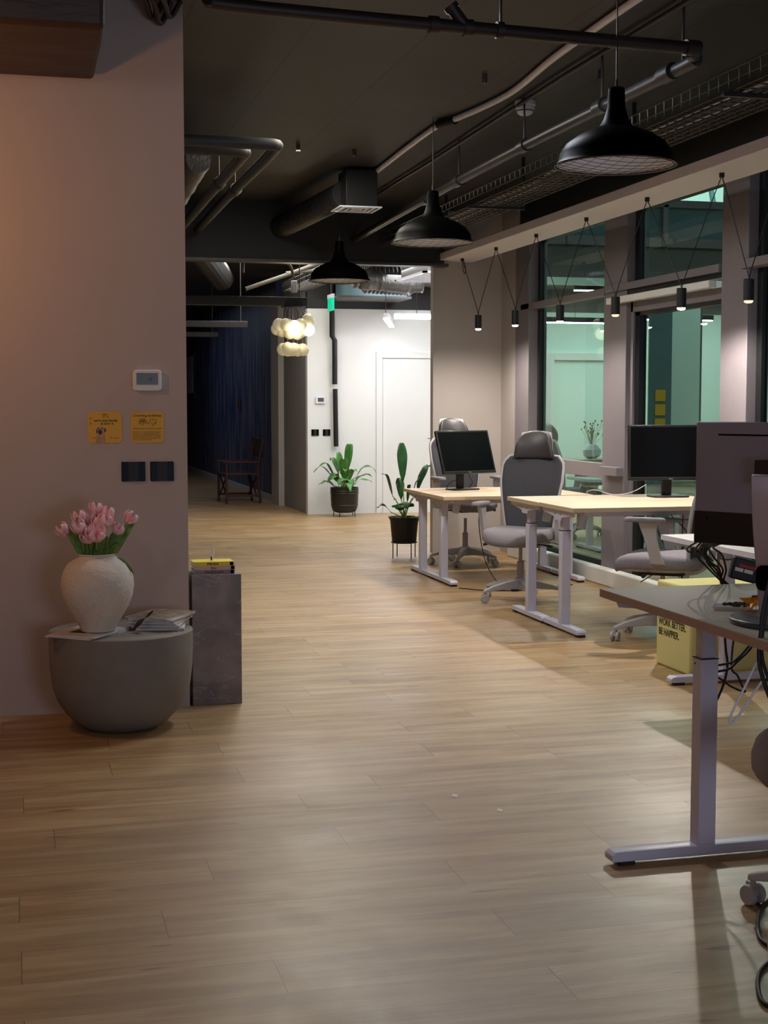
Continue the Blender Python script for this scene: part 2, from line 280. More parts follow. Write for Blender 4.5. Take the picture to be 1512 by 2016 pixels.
# ------------------------------------------------------------------ mesh helpers
class MB:
    def __init__(s): s.bm = bmesh.new()
    def box(s, x0, x1, y0, y1, z0, z1, mtx=None):
        vs_ = [s.bm.verts.new((x, y, z)) for z in (z0, z1) for y in (y0, y1) for x in (x0, x1)]
        if mtx:
            for v in vs_: v.co = mtx @ v.co
        for f in ((0, 2, 3, 1), (4, 5, 7, 6), (0, 1, 5, 4), (2, 6, 7, 3), (0, 4, 6, 2), (1, 3, 7, 5)):
            s.bm.faces.new([vs_[i] for i in f])
        return s
    def rings(s, rings, cap0=True, cap1=True, closed=True):
        R = [[s.bm.verts.new(p) for p in r] for r in rings]; n = len(R[0])
        for a, b in zip(R, R[1:]):
            for i in range(n if closed else n-1):
                j = (i+1) % n
                s.bm.faces.new((a[i], a[j], b[j], b[i]))
        if cap0 and closed: s.bm.faces.new(list(reversed(R[0])))
        if cap1 and closed: s.bm.faces.new(R[-1])
        return s
    def tube(s, pts, r, n=8, cap=True):
        pts = [Vector(p) for p in pts]; rs = r if isinstance(r, (list, tuple)) else [r]*len(pts)
        rings = []; ref = None
        for i, p in enumerate(pts):
            t = (pts[min(i+1, len(pts)-1)]-pts[max(i-1, 0)]).normalized()
            if ref is None: ref = Vector((0, 0, 1)) if abs(t.z) < .9 else Vector((1, 0, 0))
            u = t.cross(ref).normalized(); v = u.cross(t).normalized(); ref = v
            rings.append([p+rs[i]*(math.cos(a)*u+math.sin(a)*v) for a in [2*PI*k/n for k in range(n)]])
        return s.rings(rings, cap, cap)
    def lathe(s, prof, cx=0, cy=0, n=40, mtx=None, cap0=True, cap1=True):
        rings = [[Vector((cx+r*math.cos(2*PI*k/n), cy+r*math.sin(2*PI*k/n), z)) for k in range(n)] for r, z in prof]
        if mtx: rings = [[mtx @ p for p in r] for r in rings]
        return s.rings(rings, cap0, cap1)
    def sphere(s, c, r, n=16, sc=(1, 1, 1)):
        prof = [(max(r*math.sin(PI*k/(n//2)), r*.01), -r*math.cos(PI*k/(n//2))) for k in range(n//2+1)]
        m = Matrix.Translation(c) @ Matrix.Diagonal((*sc, 1)); return s.lathe(prof, n=n, mtx=m)
    def grid(s, f, nu, nv):
        V = [[s.bm.verts.new(f(i/nu, j/nv)) for i in range(nu+1)] for j in range(nv+1)]
        for j in range(nv):
            for i in range(nu): s.bm.faces.new((V[j][i], V[j][i+1], V[j+1][i+1], V[j+1][i]))
        return s
    def poly(s, pts, d, axis=Vector((0, 0, 1))):
        a = [s.bm.verts.new(p) for p in pts]; b = [s.bm.verts.new(Vector(p)+axis*d) for p in pts]; n = len(a)
        s.bm.faces.new(a); s.bm.faces.new(list(reversed(b)))
        for i in range(n): s.bm.faces.new((a[i], b[i], b[(i+1) % n], a[(i+1) % n]))
        return s
    def build(s, name, m, parent=None, bevel=0, smooth=True, ang=40, seg=2, sub=0, solid=0, mtx=None):
        bmesh.ops.recalc_face_normals(s.bm, faces=s.bm.faces)
        if mtx: s.bm.transform(mtx)
        me = bpy.data.meshes.new(name)
        if smooth:
            for f in s.bm.faces: f.smooth = True
            for e in s.bm.edges:
                if len(e.link_faces) == 2 and e.calc_face_angle(0) > math.radians(ang): e.smooth = False
        s.bm.to_mesh(me); s.bm.free(); me.materials.append(m)
        o = bpy.data.objects.new(name, me); C.objects.link(o)
        if solid: k = o.modifiers.new('solid', 'SOLIDIFY'); k.thickness = solid; k.offset = 0
        if bevel:
            k = o.modifiers.new('bevel', 'BEVEL'); k.width = bevel; k.segments = seg; k.limit_method = 'ANGLE'; k.angle_limit = math.radians(35)
        if sub: k = o.modifiers.new('sub', 'SUBSURF'); k.levels = sub; k.render_levels = sub
        if parent: o.parent = parent
        return o
def rect_ring(cx, cy, z, hx, hy, n=32, e=3.0, dz=None):
    out = []
    for k in range(n):
        a = 2*PI*k/n; c, s_ = math.cos(a), math.sin(a)
        x = hx*math.copysign(abs(c)**(2/e), c); y = hy*math.copysign(abs(s_)**(2/e), s_)
        out.append(Vector((cx+x, cy+y, z+(dz(x, y) if dz else 0))))
    return out
def smooth_path(pts, n=8):
    pts = [Vector(p) for p in pts]; P = [pts[0]]+pts+[pts[-1]]; out = []
    for i in range(1, len(P)-2):
        for k in range(n):
            t = k/n; a, b, c, d = P[i-1], P[i], P[i+1], P[i+2]
            out.append(.5*((2*b)+(c-a)*t+(2*a-5*b+4*c-d)*t*t+(3*b-a-3*c+d)*t**3))
    out.append(pts[-1]); return out
def thing(name, label, cat, loc=(0, 0, 0), rz=0, group=None):
    o = bpy.data.objects.new(name, None); o.empty_display_size = .1; C.objects.link(o); o.location = loc; o.rotation_euler = (0, 0, rz)
    return tag(o, label, cat, group)
def tag(o, label, cat, group=None, kind=None):
    o['label'] = label; o['category'] = cat
    if group: o['group'] = group
    if kind: o['kind'] = kind
    return o
def struct(o): o['kind'] = 'structure'; return o
def dup(root, loc, rz, label, group=None):
    r = root.copy(); C.objects.link(r); r.location = loc; r.rotation_euler = (0, 0, rz); r['label'] = label
    if group: r['group'] = group
    def rec(a, b):
        for ch in [c for c in a.children if c.name not in done]:
            c = ch.copy(); C.objects.link(c); c.parent = b; done.add(c.name); rec(ch, c)
    done = set(); rec(root, r); return r
def text_mesh(name, body, size, mtx, m, parent=None, depth=.0006, align='LEFT', xs=1.0, bold=0):
    cu = bpy.data.curves.new(name, 'FONT'); cu.body = body; cu.size = size; cu.extrude = depth; cu.align_x = align; cu.offset = bold
    tmp = bpy.data.objects.new(name, cu); C.objects.link(tmp)
    bpy.context.view_layer.update()
    me = bpy.data.meshes.new_from_object(tmp.evaluated_get(bpy.context.evaluated_depsgraph_get()))
    bpy.data.objects.remove(tmp); bpy.data.curves.remove(cu)
    me.transform(mtx @ Matrix.Diagonal((xs, 1, 1, 1))); me.materials.clear(); me.materials.append(m)
    o = bpy.data.objects.new(name, me); C.objects.link(o)
    if parent: o.parent = parent
    return o
FRONT = Matrix.Rotation(PI/2, 4, 'X')                     # text facing -y
LEFTW = Matrix.Rotation(-PI/2, 4, 'Z') @ Matrix.Rotation(PI/2, 4, 'X')   # text facing -x
def T(x, y, z): return Matrix.Translation((x, y, z))

# ------------------------------------------------------------------ setting
CH = 3.32
def sbox(name, m, *a, bevel=0):
    return struct(MB().box(*a).build(name, M[m], bevel=bevel, smooth=False))
sbox('floor', 'floor', -4.2, 4.78, -3.2, 34, -.1, 0)
sbox('floor_beyond', 'floor', 4.78, 15, -3.2, 34, -.1, 0)
sbox('ceiling', 'ceiling', -4.2, 4.78, -3.2, 34, CH, CH+.12)
sbox('wall_left', 'wall', -4.0, .777, 6.765, 7.05, 0, CH)
sbox('wall_outer_left', 'wall', -4.2, -4.0, -3.2, 7.05, 0, CH)
sbox('wall_rear', 'wall', -4.2, 4.78, -3.3, -3.1, 0, CH)
sbox('wall_corridor_left', 'hall_grey', .3, .5, 7.05, 34, 0, CH)
sbox('wall_corridor_end', 'blue', .5, 3.9, 33.8, 34, 0, CH)
sbox('wall_corridor_right', 'blue', 3.7, 3.85, 20.72, 33.8, 0, CH)
sbox('wall_hall_side', 'hall_side', 3.7, 3.85, 18.52, 20.12, 0, CH)
sbox('trim_1', 'wall_grey', 3.62, 3.85, 20.12, 20.72, 0, 2.9)
sbox('baseboard_corridor', 'wall_grey', 3.68, 3.7, 20.72, 33.8, 0, .09)
sbox('wall_far', 'wall_white', 3.7, 5.62, 18.4, 18.52, 0, 2.713)
sbox('wall_far_upper', 'black_paint', 3.7, 5.62, 18.395, 18.52, 2.713, CH)
sbox('wall_column', 'wall_grey', 3.92, 4.78, 13.3, 13.39, 0, CH)
sbox('wall_column_return', 'wall_grey', 4.62, 4.78, 12.84, 13.3, 0, CH)
sbox('wall_window_head', 'black_paint', 4.64, 4.78, -3.1, 12.84, 2.96, CH)
sbox('wall_right_near', 'wall_grey', 4.64, 4.78, -3.1, 6.5, 0, 2.96)
sbox('wall_beam', 'black_paint', .5, 3.99, 13.17, 13.3, 2.80, CH)
sbox('trim_2', 'pipe_grey', .5, 4.03, 13.15, 13.3, 2.774, 2.80)
# far door with frame
dr = MB().box(4.63, 4.715, 18.375, 18.4, 0, 2.158).box(4.715, 5.5, 18.375, 18.4, 2.07, 2.158).build('door_1', M['wall_white'], bevel=.004); struct(dr)
MB().box(4.722, 5.5, 18.385, 18.4, 0, 2.06).build('door_leaf', M['wall_white'], dr)
MB().tube([(5.42, 18.37, 1.0), (5.42, 18.33, 1.0), (5.33, 18.33, 1.0)], .008).build('door_handle', M['silver'], dr)
# white soffit shelf along the windows, a lamp board
sh = MB().box(3.95, 4.315, 6.2, 13.29, 2.832, 2.90).build('trim_3', M['shelf_white'], bevel=.004); struct(sh)

# windows : x = 4.7 plane
def pane(parent, y0, y1, z0, z1, x=4.715):
    return MB().box(x, x+.012, y0, y1, z0, z1).build('window_pane', M['glass'], parent, smooth=False)
W1 = struct(MB().box(4.60, 4.78, 12.48, 12.84, .0, 2.96).box(4.62, 4.78, 10.34, 10.78, 0, 2.96).build('window_1', M['mullion'], bevel=.004))
MB().box(4.60, 4.70, 10.74, 12.70, 2.335, 2.39).build('transom', M['mullion'], W1, bevel=.003)
MB().box(4.64, 4.70, 10.78, 12.48, .85, .97).build('lower_rail', M['mullion'], W1, bevel=.003)
MB().box(4.69, 4.73, 12.42, 12.48, .1, 2.96).box(4.69, 4.73, 10.78, 12.42, .1, .16).build('seal', M['dark_seal'], W1, smooth=False)
pane(W1, 10.78, 12.42, .16, 2.34); pane(W1, 10.78, 12.42, 2.39, 2.96)
W2 = struct(MB().box(4.62, 4.78, 8.43, 8.79, 0, 2.96).build('window_2', M['mullion'], bevel=.004))
MB().box(4.60, 4.70, 8.80, 10.72, 2.345, 2.40).build('transom', M['mullion'], W2, bevel=.003)
MB().box(4.63, 4.71, 8.80, 10.72, 2.31, 2.338).build('shadow_gap', M['dark_seal'], W2, smooth=False)
MB().box(4.56, 4.62, 8.86, 10.6, 2.245, 2.295).build('blind_rail', M['wall_white'], W2, bevel=.005)
MB().box(4.66, 4.73, 10.30, 10.40, 0.1, 2.25).box(4.66, 4.73, 8.79, 8.84, .1, 2.25).box(4.66, 4.73, 8.79, 10.4, 2.17, 2.25).build('door_frame', M['mullion'], W2, bevel=.004)
MB().box(4.68, 4.74, 10.22, 10.30, .1, 2.17).box(4.68, 4.74, 8.84, 10.3, 2.14, 2.17).box(4.69, 4.73, 10.26, 10.34, 2.40, 2.96).build('seal', M['dark_seal'], W2, smooth=False)
MB().box(4.56, 4.64, 10.36, 10.70, .885, .955).build('ledge', M['mullion'], W2, bevel=.003)
pane(W2, 8.84, 10.22, .16, 2.14); pane(W2, 8.79, 10.26, 2.40, 2.96)
W3 = struct(MB().box(4.62, 4.78, 6.5, 6.66, 0, 2.96).build('window_3', M['mullion'], bevel=.004))
MB().box(4.60, 4.70, 6.66, 8.50, 2.34, 2.398).build('transom', M['mullion'], W3, bevel=.003)
MB().box(4.69, 4.73, 8.36, 8.43, .1, 2.96).build('seal', M['dark_seal'], W3, smooth=False)
pane(W3, 6.66, 8.36, .16, 2.34); pane(W3, 6.66, 8.36, 2.398, 2.96)
struct(MB().box(4.53, 4.62, 6.6, 12.84, 0, .135).build('trim_4', M['wall_white'], bevel=.012))

# ------------------------------------------------------------------ beyond the glass
sbox('wall_beyond', 'cyan_wall', 5.62, 15, 18.4, 18.6, 0, 2.72)
sbox('wall_beyond_upper', 'hall_grey', 5.62, 15, 18.38, 18.6, 2.72, 3.3)
sbox('wall_beyond_right', 'cyan_wall', 14.9, 15, -3.2, 18.4, 0, 3.3)
sbox('ceiling_beyond', 'hall_grey', 4.78, 15, 14.9, 18.4, 3.02, 3.12)
sbox('trim_5', 'cyan_wall', 4.78, 15, 14.85, 14.93, 2.78, 2.86)
sbox('trim_6', 'mullion', 4.78, 15, 14.82, 14.94, 3.22, 3.32)
sbox('wall_fascia', 'teal_panel', 4.78, 15, 14.86, 14.94, 3.32, 3.72)
sbox('wall_fascia_lower', 'hall_grey', 4.78, 15, 14.88, 14.94, 2.86, 3.22)
sbox('trim_7', 'mullion', 4.78, 15, 14.80, 14.96, 3.66, 3.74)
sbox('wall_facade_bright', 'cyan_wall', 4.78, 22, 24, 24.2, 3, 14)
for i, x in enumerate((5.9, 7.05, 8.2, 9.35)):
    sbox('trim_%d' % (8+i), 'mullion', x, x+.06, 14.80, 14.86, 3.22, 3.7)
tr = MB()
for k in range(6):
    x = 9+1.6*k; tr.tube([(x, 23, 3.5), (x+.8, 23, 7.5)], .05).tube([(x+.8, 23, 7.5), (x+1.6, 23, 3.5)], .05)
tag(tr.tube([(9, 23, 7.5), (18.6, 23, 7.5)], .07).build('roof_truss', M['teal_panel']), 'steel roof truss seen high up beyond the green glass', 'truss')
# door seen through the left window
d2 = struct(MB().box(6.98, 7.14, 18.33, 18.4, 0, 2.16).box(8.0, 8.16, 18.33, 18.4, 0, 2.16).box(7.14, 8.0, 18.33, 18.4, 2.06, 2.16).build('door_2', M['wall_white'], bevel=.004))
MB().box(7.14, 8.0, 18.375, 18.4, 0, 2.06).build('door_leaf', M['cyan_wall'], d2)
# internal glazing post line and curtain panels
for i, (x, y, m_) in enumerate(((6.75, 14.9, 'mullion'), (7.55, 14.9, 'mullion'))):
    sbox('trim_%d' % (14+i), m_, x, x+.05, y, y+.05, 0, 2.8)
cp = struct(MB().box(6.22, 6.62, 13.02, 13.06, 0, 2.5).build('wall_partition_beyond', M['cyan_wall'], smooth=False))
for i, z in enumerate((1.54, 1.40, 1.26)):
    nm = ('topmost', 'middle', 'lowest')[i]
    o = MB().box(-.055, .055, -.003, 0, -.055, .055).build('sticky_note', M['yellow'], bevel=.004); o.location = (6.10, 12.82, z)
    tag(o, 'yellow paper note seen through the glass, %s of the column of three' % nm, 'note', 'yellow notes beyond the glass')
# three notes hang on a slim glass post beyond
for o_ in [struct(MB().box(5.98, 6.22, 12.825, 12.85, 0, 2.6).build('trim_16', M['teal_panel'], smooth=False))]: pass
for i, (x, y, z, L_) in enumerate(((6.45, 15.4, 2.77, .45), (7.9, 16.2, 2.50, 1.0), (6.65, 16.4, 2.46, 1.25))):
    t = thing('linear_lamp', ('short lit strip lamp highest beyond the left glass bay', 'lit strip lamp hanging far back beyond the door bay', 'long lit strip lamp hanging deep beyond the left glass bay')[i], 'lamp', (x, y, z), 0, 'strip lamps beyond the glass')
    MB().box(-L_/2, L_/2, -.03, .03, 0, .06).build('housing', M['black_matt'], t); MB().box(-L_/2+.01, L_/2-.01, -.025, .025, -.012, 0).build('tube', M['led'], t)
    MB().tube([(0, 0, .06), (0, 0, 3.02-z)], .003).build('cord', M['wire'], t)

# ------------------------------------------------------------------ ceiling services
def pipe(name, pts, r, m, label, cat='pipe', group=None, n=12, joints=()):
    b = MB().tube(pts, r, n)
    o = b.build(name, M[m])
    tag(o, label, cat, group)
    if joints:
        for p, q in joints: MB().tube([p, q], r*1.28, n).build('joint', M[m], o)
    return o
pipe('drain_pipe', smooth_path([(.78, 5.88, 3.09), (.86, 5.90, 3.08), (1.5, 5.93, 3.07), (2.2, 5.98, 3.07), (3.0, 6.04, 3.07)], 4), .029, 'pipe_brown',
     'dark brown pipe crossing below the ceiling at the top of the photo', joints=[((1.73, 5.945, 3.07), (1.77, 5.947, 3.07)), ((1.89, 5.96, 3.07), (1.93, 5.96, 3.07)), ((2.04, 5.965, 3.07), (2.07, 5.965, 3.07)), ((2.97, 6.035, 3.07), (3.04, 6.042, 3.07))])
MB().tube([(1.895, 5.955, 3.075), (1.83, 5.95, 3.15)], .027, 12).tube([(1.84, 5.95, 3.138), (1.825, 5.95, 3.157)], .033, 12).build('branch', M['pipe_brown'], bpy.data.objects['drain_pipe'])
pipe('sprinkler_pipe', smooth_path([(3.0, 6.05, 3.06), (3.05, 6.11, 3.045), (3.05, 6.3, 3.03), (3.04, 8.3, 3.035), (3.08, 11, 3.03), (3.10, 13.16, 3.0)], 5), .032, 'pipe_dark',
     'black pipe running away below the ceiling to the right of the big lamps', joints=[((3.04, 6.3, 3.03), (3.04, 6.42, 3.03)), ((3.035, 7.1, 3.034), (3.035, 7.2, 3.034)), ((3.04, 8.3, 3.035), (3.04, 8.4, 3.035)), ((3.06, 9.7, 3.034), (3.06, 9.8, 3.034)), ((3.075, 10.6, 3.03), (3.075, 10.7, 3.03))])
for i, (x, y) in enumerate(((3.04, 7.15), (3.04, 8.35), (3.062, 9.75), (2.06, 5.965), (3.04, 6.2))):
    tag(MB().tube([(x, y, 3.05), (x, y, CH)], .006, 6).build('pipe_hanger', M['pipe_dark']), ('thin hanger rod between smoke detector and black pipe, nearer one', 'thin hanger rod right under the smoke detector', 'thin hanger rod farthest along the black pipe', 'thin hanger rod holding the dark brown cross pipe', 'thin hanger rod near the elbow of the pipes')[i], 'hanger', 'pipe hangers')
pipe('white_conduit', smooth_path([(2.76, 5.6, 3.285), (2.775, 6.15, 3.298), (2.79, 6.8, 3.298), (2.81, 7.3, 3.298), (2.868, 8.16, 3.298), (2.79, 8.9, 3.298), (2.736, 9.15, 3.298), (2.75, 10, 3.298), (2.786, 10.9, 3.298), (2.8, 11.3, 3.298)], 6), .019, 'pipe_white',
     'white flexible conduit snaking along the ceiling', 'conduit')
tag(MB().tube([(2.78, 8.95, 3.29), (2.72, 9.12, 3.29)], .027, 12).build('cable_joint', M['black_matt']), 'short black sleeve on the white conduit above the middle lamp', 'sleeve')
pipe('thin_conduit', [(3.0, 5.6, 3.29), (3.0, 7.6, 3.29), (3.07, 10.5, 3.29), (3.10, 13.16, 3.29)], .013, 'pipe_dark', 'thin straight black conduit on the ceiling beside the white one', 'conduit')
pipe('heating_pipe', smooth_path([(.8, 8.76, 3.05), (1.2, 8.76, 3.05), (1.50, 8.77, 3.05), (1.575, 8.79, 3.05), (1.59, 8.87, 3.05), (1.60, 9.4, 3.05), (1.60, 11, 3.05), (1.625, 13.16, 3.05)], 5), .036, 'heating', 'outer of two grey pipes bending round the corner at upper left', 'pipe', 'grey heating pipes', 14, [((1.60, 10.6, 3.05), (1.60, 10.72, 3.05))])
pipe('heating_pipe', smooth_path([(.8, 8.93, 3.03), (1.1, 8.93, 3.03), (1.34, 8.94, 3.03), (1.40, 8.96, 3.03), (1.415, 9.03, 3.03), (1.42, 9.5, 3.03), (1.43, 11, 3.03), (1.45, 13.16, 3.03)], 5), .036, 'heating', 'inner of two grey pipes bending round the corner at upper left', 'pipe', 'grey heating pipes', 14, [((1.425, 10.2, 3.03), (1.425, 10.32, 3.03))])
for i, (x, y) in enumerate(((1.60, 10.66), (1.425, 10.26), (1.25, 10.3))):
    tag(MB().tube([(x, y, 3.06), (x, y, CH)], .005, 6).build('pipe_hanger', M['pipe_dark']), ('thin rod holding the outer grey pipe at upper left', 'thin rod holding the inner grey pipe at upper left', 'thin rod beside the crumpled foil duct')[i], 'hanger', 'pipe hangers')
def crumple(pts, r, amp, n=20, seg=10):
    pts = smooth_path(pts, seg); rs = [r*(1+random.uniform(-amp, amp)) for _ in pts]
    return MB().tube(pts, rs, n)
tag(crumple([(1.16, 9.3, 3.03), (1.18, 10, 3.03), (1.22, 11.5, 3.04), (1.24, 13.1, 3.05)], .085, .06).build('foil_duct', M['foil']), 'crumpled silver foil duct beside the grey pipes at upper left', 'duct', 'foil ducts')
MB().tube([(1.20, 10.9, 3.1), (1.20, 10.9, CH-.003)], .006, 6).build('strap', M['pipe_dark'], bpy.data.objects['foil_duct'])
tag(crumple([(.95, 9.2, 3.0), (.96, 10, 3.0), (.98, 11, 3.0)], .07, .08).build('foil_duct', M['foil']), 'short foil duct end at the edge of the left wall', 'duct', 'foil ducts')
MB().tube([(.96, 10, 3.05), (.96, 10, CH-.003)], .006, 6).build('strap', M['pipe_dark'], bpy.data.objects['foil_duct.001'])
# spiral duct and diffuser
pts = [Vector((2.56, 11.2, 3.13)).lerp(Vector((2.40, 13.16, 3.10)), t/70) for t in range(71)]
tag(MB().tube(pts, [.096+(.009 if i % 3 == 0 else 0) for i in range(71)], 24).build('spiral_duct', M['pipe_dark'], ang=12), 'ribbed round duct reaching back from the air outlet box', 'duct')
t = thing('air_diffuser', 'square black air outlet box with white grille under the ceiling', 'diffuser', (2.645, 11.15, 3.0))
MB().box(-.115, .14, -.14, .14, .008, .30).build('plenum_box', M['black_matt'], t, bevel=.005)
g = MB()
for k in range(4):
    a, b_ = .17-.042*k, .15-.042*k
    g.box(-a, a, -a, -b_, 0, .01).box(-a, a, b_, a, 0, .01).box(-a, -b_, -b_, b_, 0, .01).box(b_, a, -b_, b_, 0, .01)
g.build('grille', M['lamp_white'], t, smooth=False)
# cable tray
def tray(name, x0, x1, y0, y1, z, label):
    t = thing(name, label, 'cable tray', (0, 0, 0), 0, 'wire cable trays'); g = MB(); h = .10
    nx = 7
    for k in range(nx+1):
        x = x0+(x1-x0)*k/nx; g.tube([(x, y0, z), (x, y1, z)], .004, 4)
    for x in (x0, x1):
        for dz in (h*.5, h): g.tube([(x, y0, z+dz), (x, y1, z+dz)], .004, 4)
    n = int((y1-y0)/.1)
    for k in range(n+1):
        y = y0+(y1-y0)*k/n; g.tube([(x0, y, z+h), (x0, y, z), (x1, y, z), (x1, y, z+h)], .004, 4)
    g.build('wire_basket', M['wire'], t)
    return t
tray('cable_tray', 3.34, 3.70, 5.0, 13.1, 2.95, 'long wire basket cable tray running above the white lamp board')
tray('cable_tray', 3.3, 3.62, 13.6, 18.0, 2.9, 'wire basket cable tray behind the dark beam')
cc = [('white data cable', 'pipe_white', 3.44, .012), ('black data cable', 'black_matt', 3.40, .012), ('grey data cable', 'pipe_grey', 3.50, .011), ('second grey data cable', 'pipe_grey', 3.56, .01), ('second black data cable', 'black_matt', 3.61, .013), ('thin white data cable', 'pipe_white', 3.53, .007)]
for nm, m_, x, r in cc:
    p = smooth_path([(x+random.uniform(-.03, .03), 5.0+k*.9, 2.95+.006+r) for k in range(10)], 4)
    tag(MB().tube(p, r, 6).build('data_cable', M[m_]), nm+' lying along the wire tray', 'cable', 'cables in the tray')
for i, y in enumerate((6.3, 8.3, 10.3, 12.3)):
    tag(MB().box(3.735, 3.755, y-.012, y+.012, 2.955, CH).box(3.30, 3.755, y-.012, y+.012, 2.925, 2.945).build('tray_bracket', M['pipe_dark']), 'black bracket strip carrying the wire tray, %s from the camera' % ('nearest', 'second', 'third', 'farthest')[i], 'bracket', 'tray brackets')
for i, (x, y) in enumerate(((1.99, 10.2), (1.83, 11.95), (2.43, 10.3), (2.6, 7.8), (3.2, 7.55), (3.5, 6.2))):
    tag(MB().tube([(x, y, 3.27), (x, y, CH)], .015, 8).build('ceiling_anchor', M['pipe_grey']), 'tiny metal stud on the black ceiling, number %d counting from the left' % (i+1) if False else ('tiny metal stud on the ceiling left of the air outlet', 'tiny metal stud on the ceiling by the dark beam at left', 'tiny metal stud on the ceiling left of the middle lamp cord', 'tiny metal stud on the ceiling left of the smoke detector', 'tiny metal stud on the ceiling right of the smoke detector', 'tiny metal stud on the ceiling at far upper right')[i], 'stud', 'ceiling studs')
# smoke detector
t = thing('smoke_detector', 'white round smoke detector on the black ceiling', 'smoke detector', (3.07, 8.42, CH))
MB().lathe([(.03, -.085), (.045, -.075), (.058, -.05), (.058, -.03), (.064, -.028), (.064, 0)]).build('body', M['lamp_white'], t)
MB().lathe([(.0525, -.064), (.056, -.060), (.0525, -.056)], cap0=False, cap1=False).build('vent', M['black_matt'], t)
# foreground wrapped duct at upper left
dw = MB()
dw.rings([[Vector((x, y+.012*math.sin(k*2.1+y*7), z)) for k, (y, z) in enumerate(((5.87, 3.27), (5.86, 3.1), (5.88, 2.95), (6.1, 2.925), (6.4, 2.935), (6.72, 2.93), (6.74, 3.0), (6.74, 3.27)))] for x in (-3.2, -2, -1.2, -.6, -.2, .05, .2, .34, .365)])
tag(dw.build('wrapped_duct', M['duct_wrap'], bevel=.02), 'big duct wrapped in brown film under the ceiling at upper left', 'duct')
for i, (x, z) in enumerate(((.62, 3.22), (.655, 3.2), (.7, 3.23))):
    tag(MB().tube(smooth_path([(x-.2, 6.3, 3.3), (x-.05, 6.5, 3.26), (x, 6.68, z), (x+.03, 6.73, z+.02), (x+.06, 6.7, 3.3)], 5), .013, 8).build('loose_cable', M['pipe_brown']), ('dark cable loop at top of the left wall, left one', 'dark cable loop at top of the left wall, middle one', 'dark cable loop at top of the left wall, right one')[i], 'cable', 'cables above the left wall')
# second room services behind the beam
tag(MB().tube([Vector((1.7, 14, 3.05)).lerp(Vector((2.6, 18.5, 3.08)), k/70) for k in range(71)], [.14+(.012 if i % 2 else 0) for i in range(71)], 20).build('spiral_duct', M['pipe_dark'], ang=12), 'ribbed dark duct behind the beam at left', 'duct')
pipe('rear_conduit', smooth_path([(2.33, 15, 2.84), (2.33, 15, 2.92), (2.36, 15, 2.97), (2.5, 15, 2.985), (2.7, 15, 2.985), (2.83, 15, 2.93), (2.87, 15, 2.80)], 6), .016, 'rear_conduit', 'pale conduit arching behind the beam above the globe lamp', 'conduit')
pipe('rear_pipe', [(2.45, 15.6, 2.72), (2.9, 15.6, 2.88), (3.35, 15.6, 3.05), (3.7, 15.6, 3.34)], .022, 'rear_conduit', 'pale pipe slanting behind the beam left of the third black lamp', 'pipe')
pipe('rear_pipe', [(2.9, 15.60, 2.90), (3.3, 15.62, 2.95), (3.32, 15.62, 3.33)], .02, 'rear_conduit', 'short level pale pipe behind the beam', 'pipe')
tag(MB().lathe([(.03, -.07), (.065, -.04), (.065, 0)], mtx=T(2.58, 15, 3.08)).build('smoke_detector', M['lamp_white']), 'small white smoke detector behind the dark beam', 'smoke detector')
tag(MB().box(2.87, 2.93, 15.1, 15.16, 2.65, 2.78).build('junction_box', M['pale_plastic'], bevel=.006), 'small white junction box above the globe lamp', 'box')
# dark hanging bars
for i, a in enumerate(((1.3, 3.02, 15.0, 15.12, 2.5, 2.595, 'black_paint'), (1.3, 2.69, 17.0, 17.06, 2.375, 2.45, 'pipe_dark'), (1.6, 2.75, 20, 20.06, 2.40, 2.47, 'black_paint'))):
    lab = ('black hanging bar carrying the globe lamp', 'grey hanging bar farther back in the dark hall', 'dark hanging bar deepest in the dark hall')[i]
    t = thing('hanging_beam', lab, 'beam', (0, 0, 0)); MB().box(*a[:6]).build('bar', M[a[6]], t, bevel=.004)
    MB().tube([(a[1]-.08, a[2]+.03, a[5]), (a[1]-.08, a[2]+.03, CH)], .006).build('hanger', M['pipe_grey'], t)
# white grille, foil and ribbed ducts above the lobby
t = thing('air_diffuser', 'white square grille under the lobby ceiling by the column', 'diffuser', (4.64, 15.5, 2.88))
g = MB().box(-.36, .36, -.6, -.55, 0, .02).box(-.36, .36, .55, .6, 0, .02).box(-.36, -.31, -.6, .6, 0, .02).box(.31, .36, -.6, .6, 0, .02)
for k in range(8): g.box(-.31, .31, -.5+k*.13, -.44+k*.13, .002, .016)
g.build('grille', M['lamp_white'], t, smooth=False); MB().box(-.3, .3, -.54, .54, .02, .16).build('plenum_box', M['pipe_grey'], t)
tag(crumple([(3.9, 16.6, 2.96), (4.2, 16.6, 2.93), (4.5, 16.6, 2.90), (4.74, 16.6, 2.92)], .12, .1).build('foil_duct', M['foil']), 'crumpled foil duct above the lobby strip lamps', 'duct', 'foil ducts')
tag(MB().tube([Vector((4.15, 17.1, 3.0)).lerp(Vector((4.76, 17.1, 2.98)), k/24) for k in range(25)], [.17+(.016 if i % 2 else 0) for i in range(25)], 20).build('flexible_duct', M['pipe_grey']), 'thick ribbed flexible duct above the lobby door', 'duct')
t = thing('air_diffuser', 'flat grey grille box on the dark upper lobby wall', 'diffuser', (4.35, 17.95, 2.80))
MB().box(-.3, .5, -.3, .3, .03, .3).build('plenum_box', M['teal_panel'], t); MB().box(-.42, .55, -.35, .35, 0, .03).build('grille', M['pipe_grey'], t)
t = thing('exit_sign', 'green lit exit sign hanging edge-on by the lobby wall', 'sign', (3.91, 17.9, 2.65))
MB().box(-.012, .012, -.15, .15, 0, .16).build('panel', M['exit'], t, bevel=.003); MB().box(-.016, .016, -.15, .15, .16, .21).build('housing', M['lamp_white'], t)
MB().tube([(0, 0, .21), (0, 0, CH-2.65)], .006).build('rod', M['wire'], t)
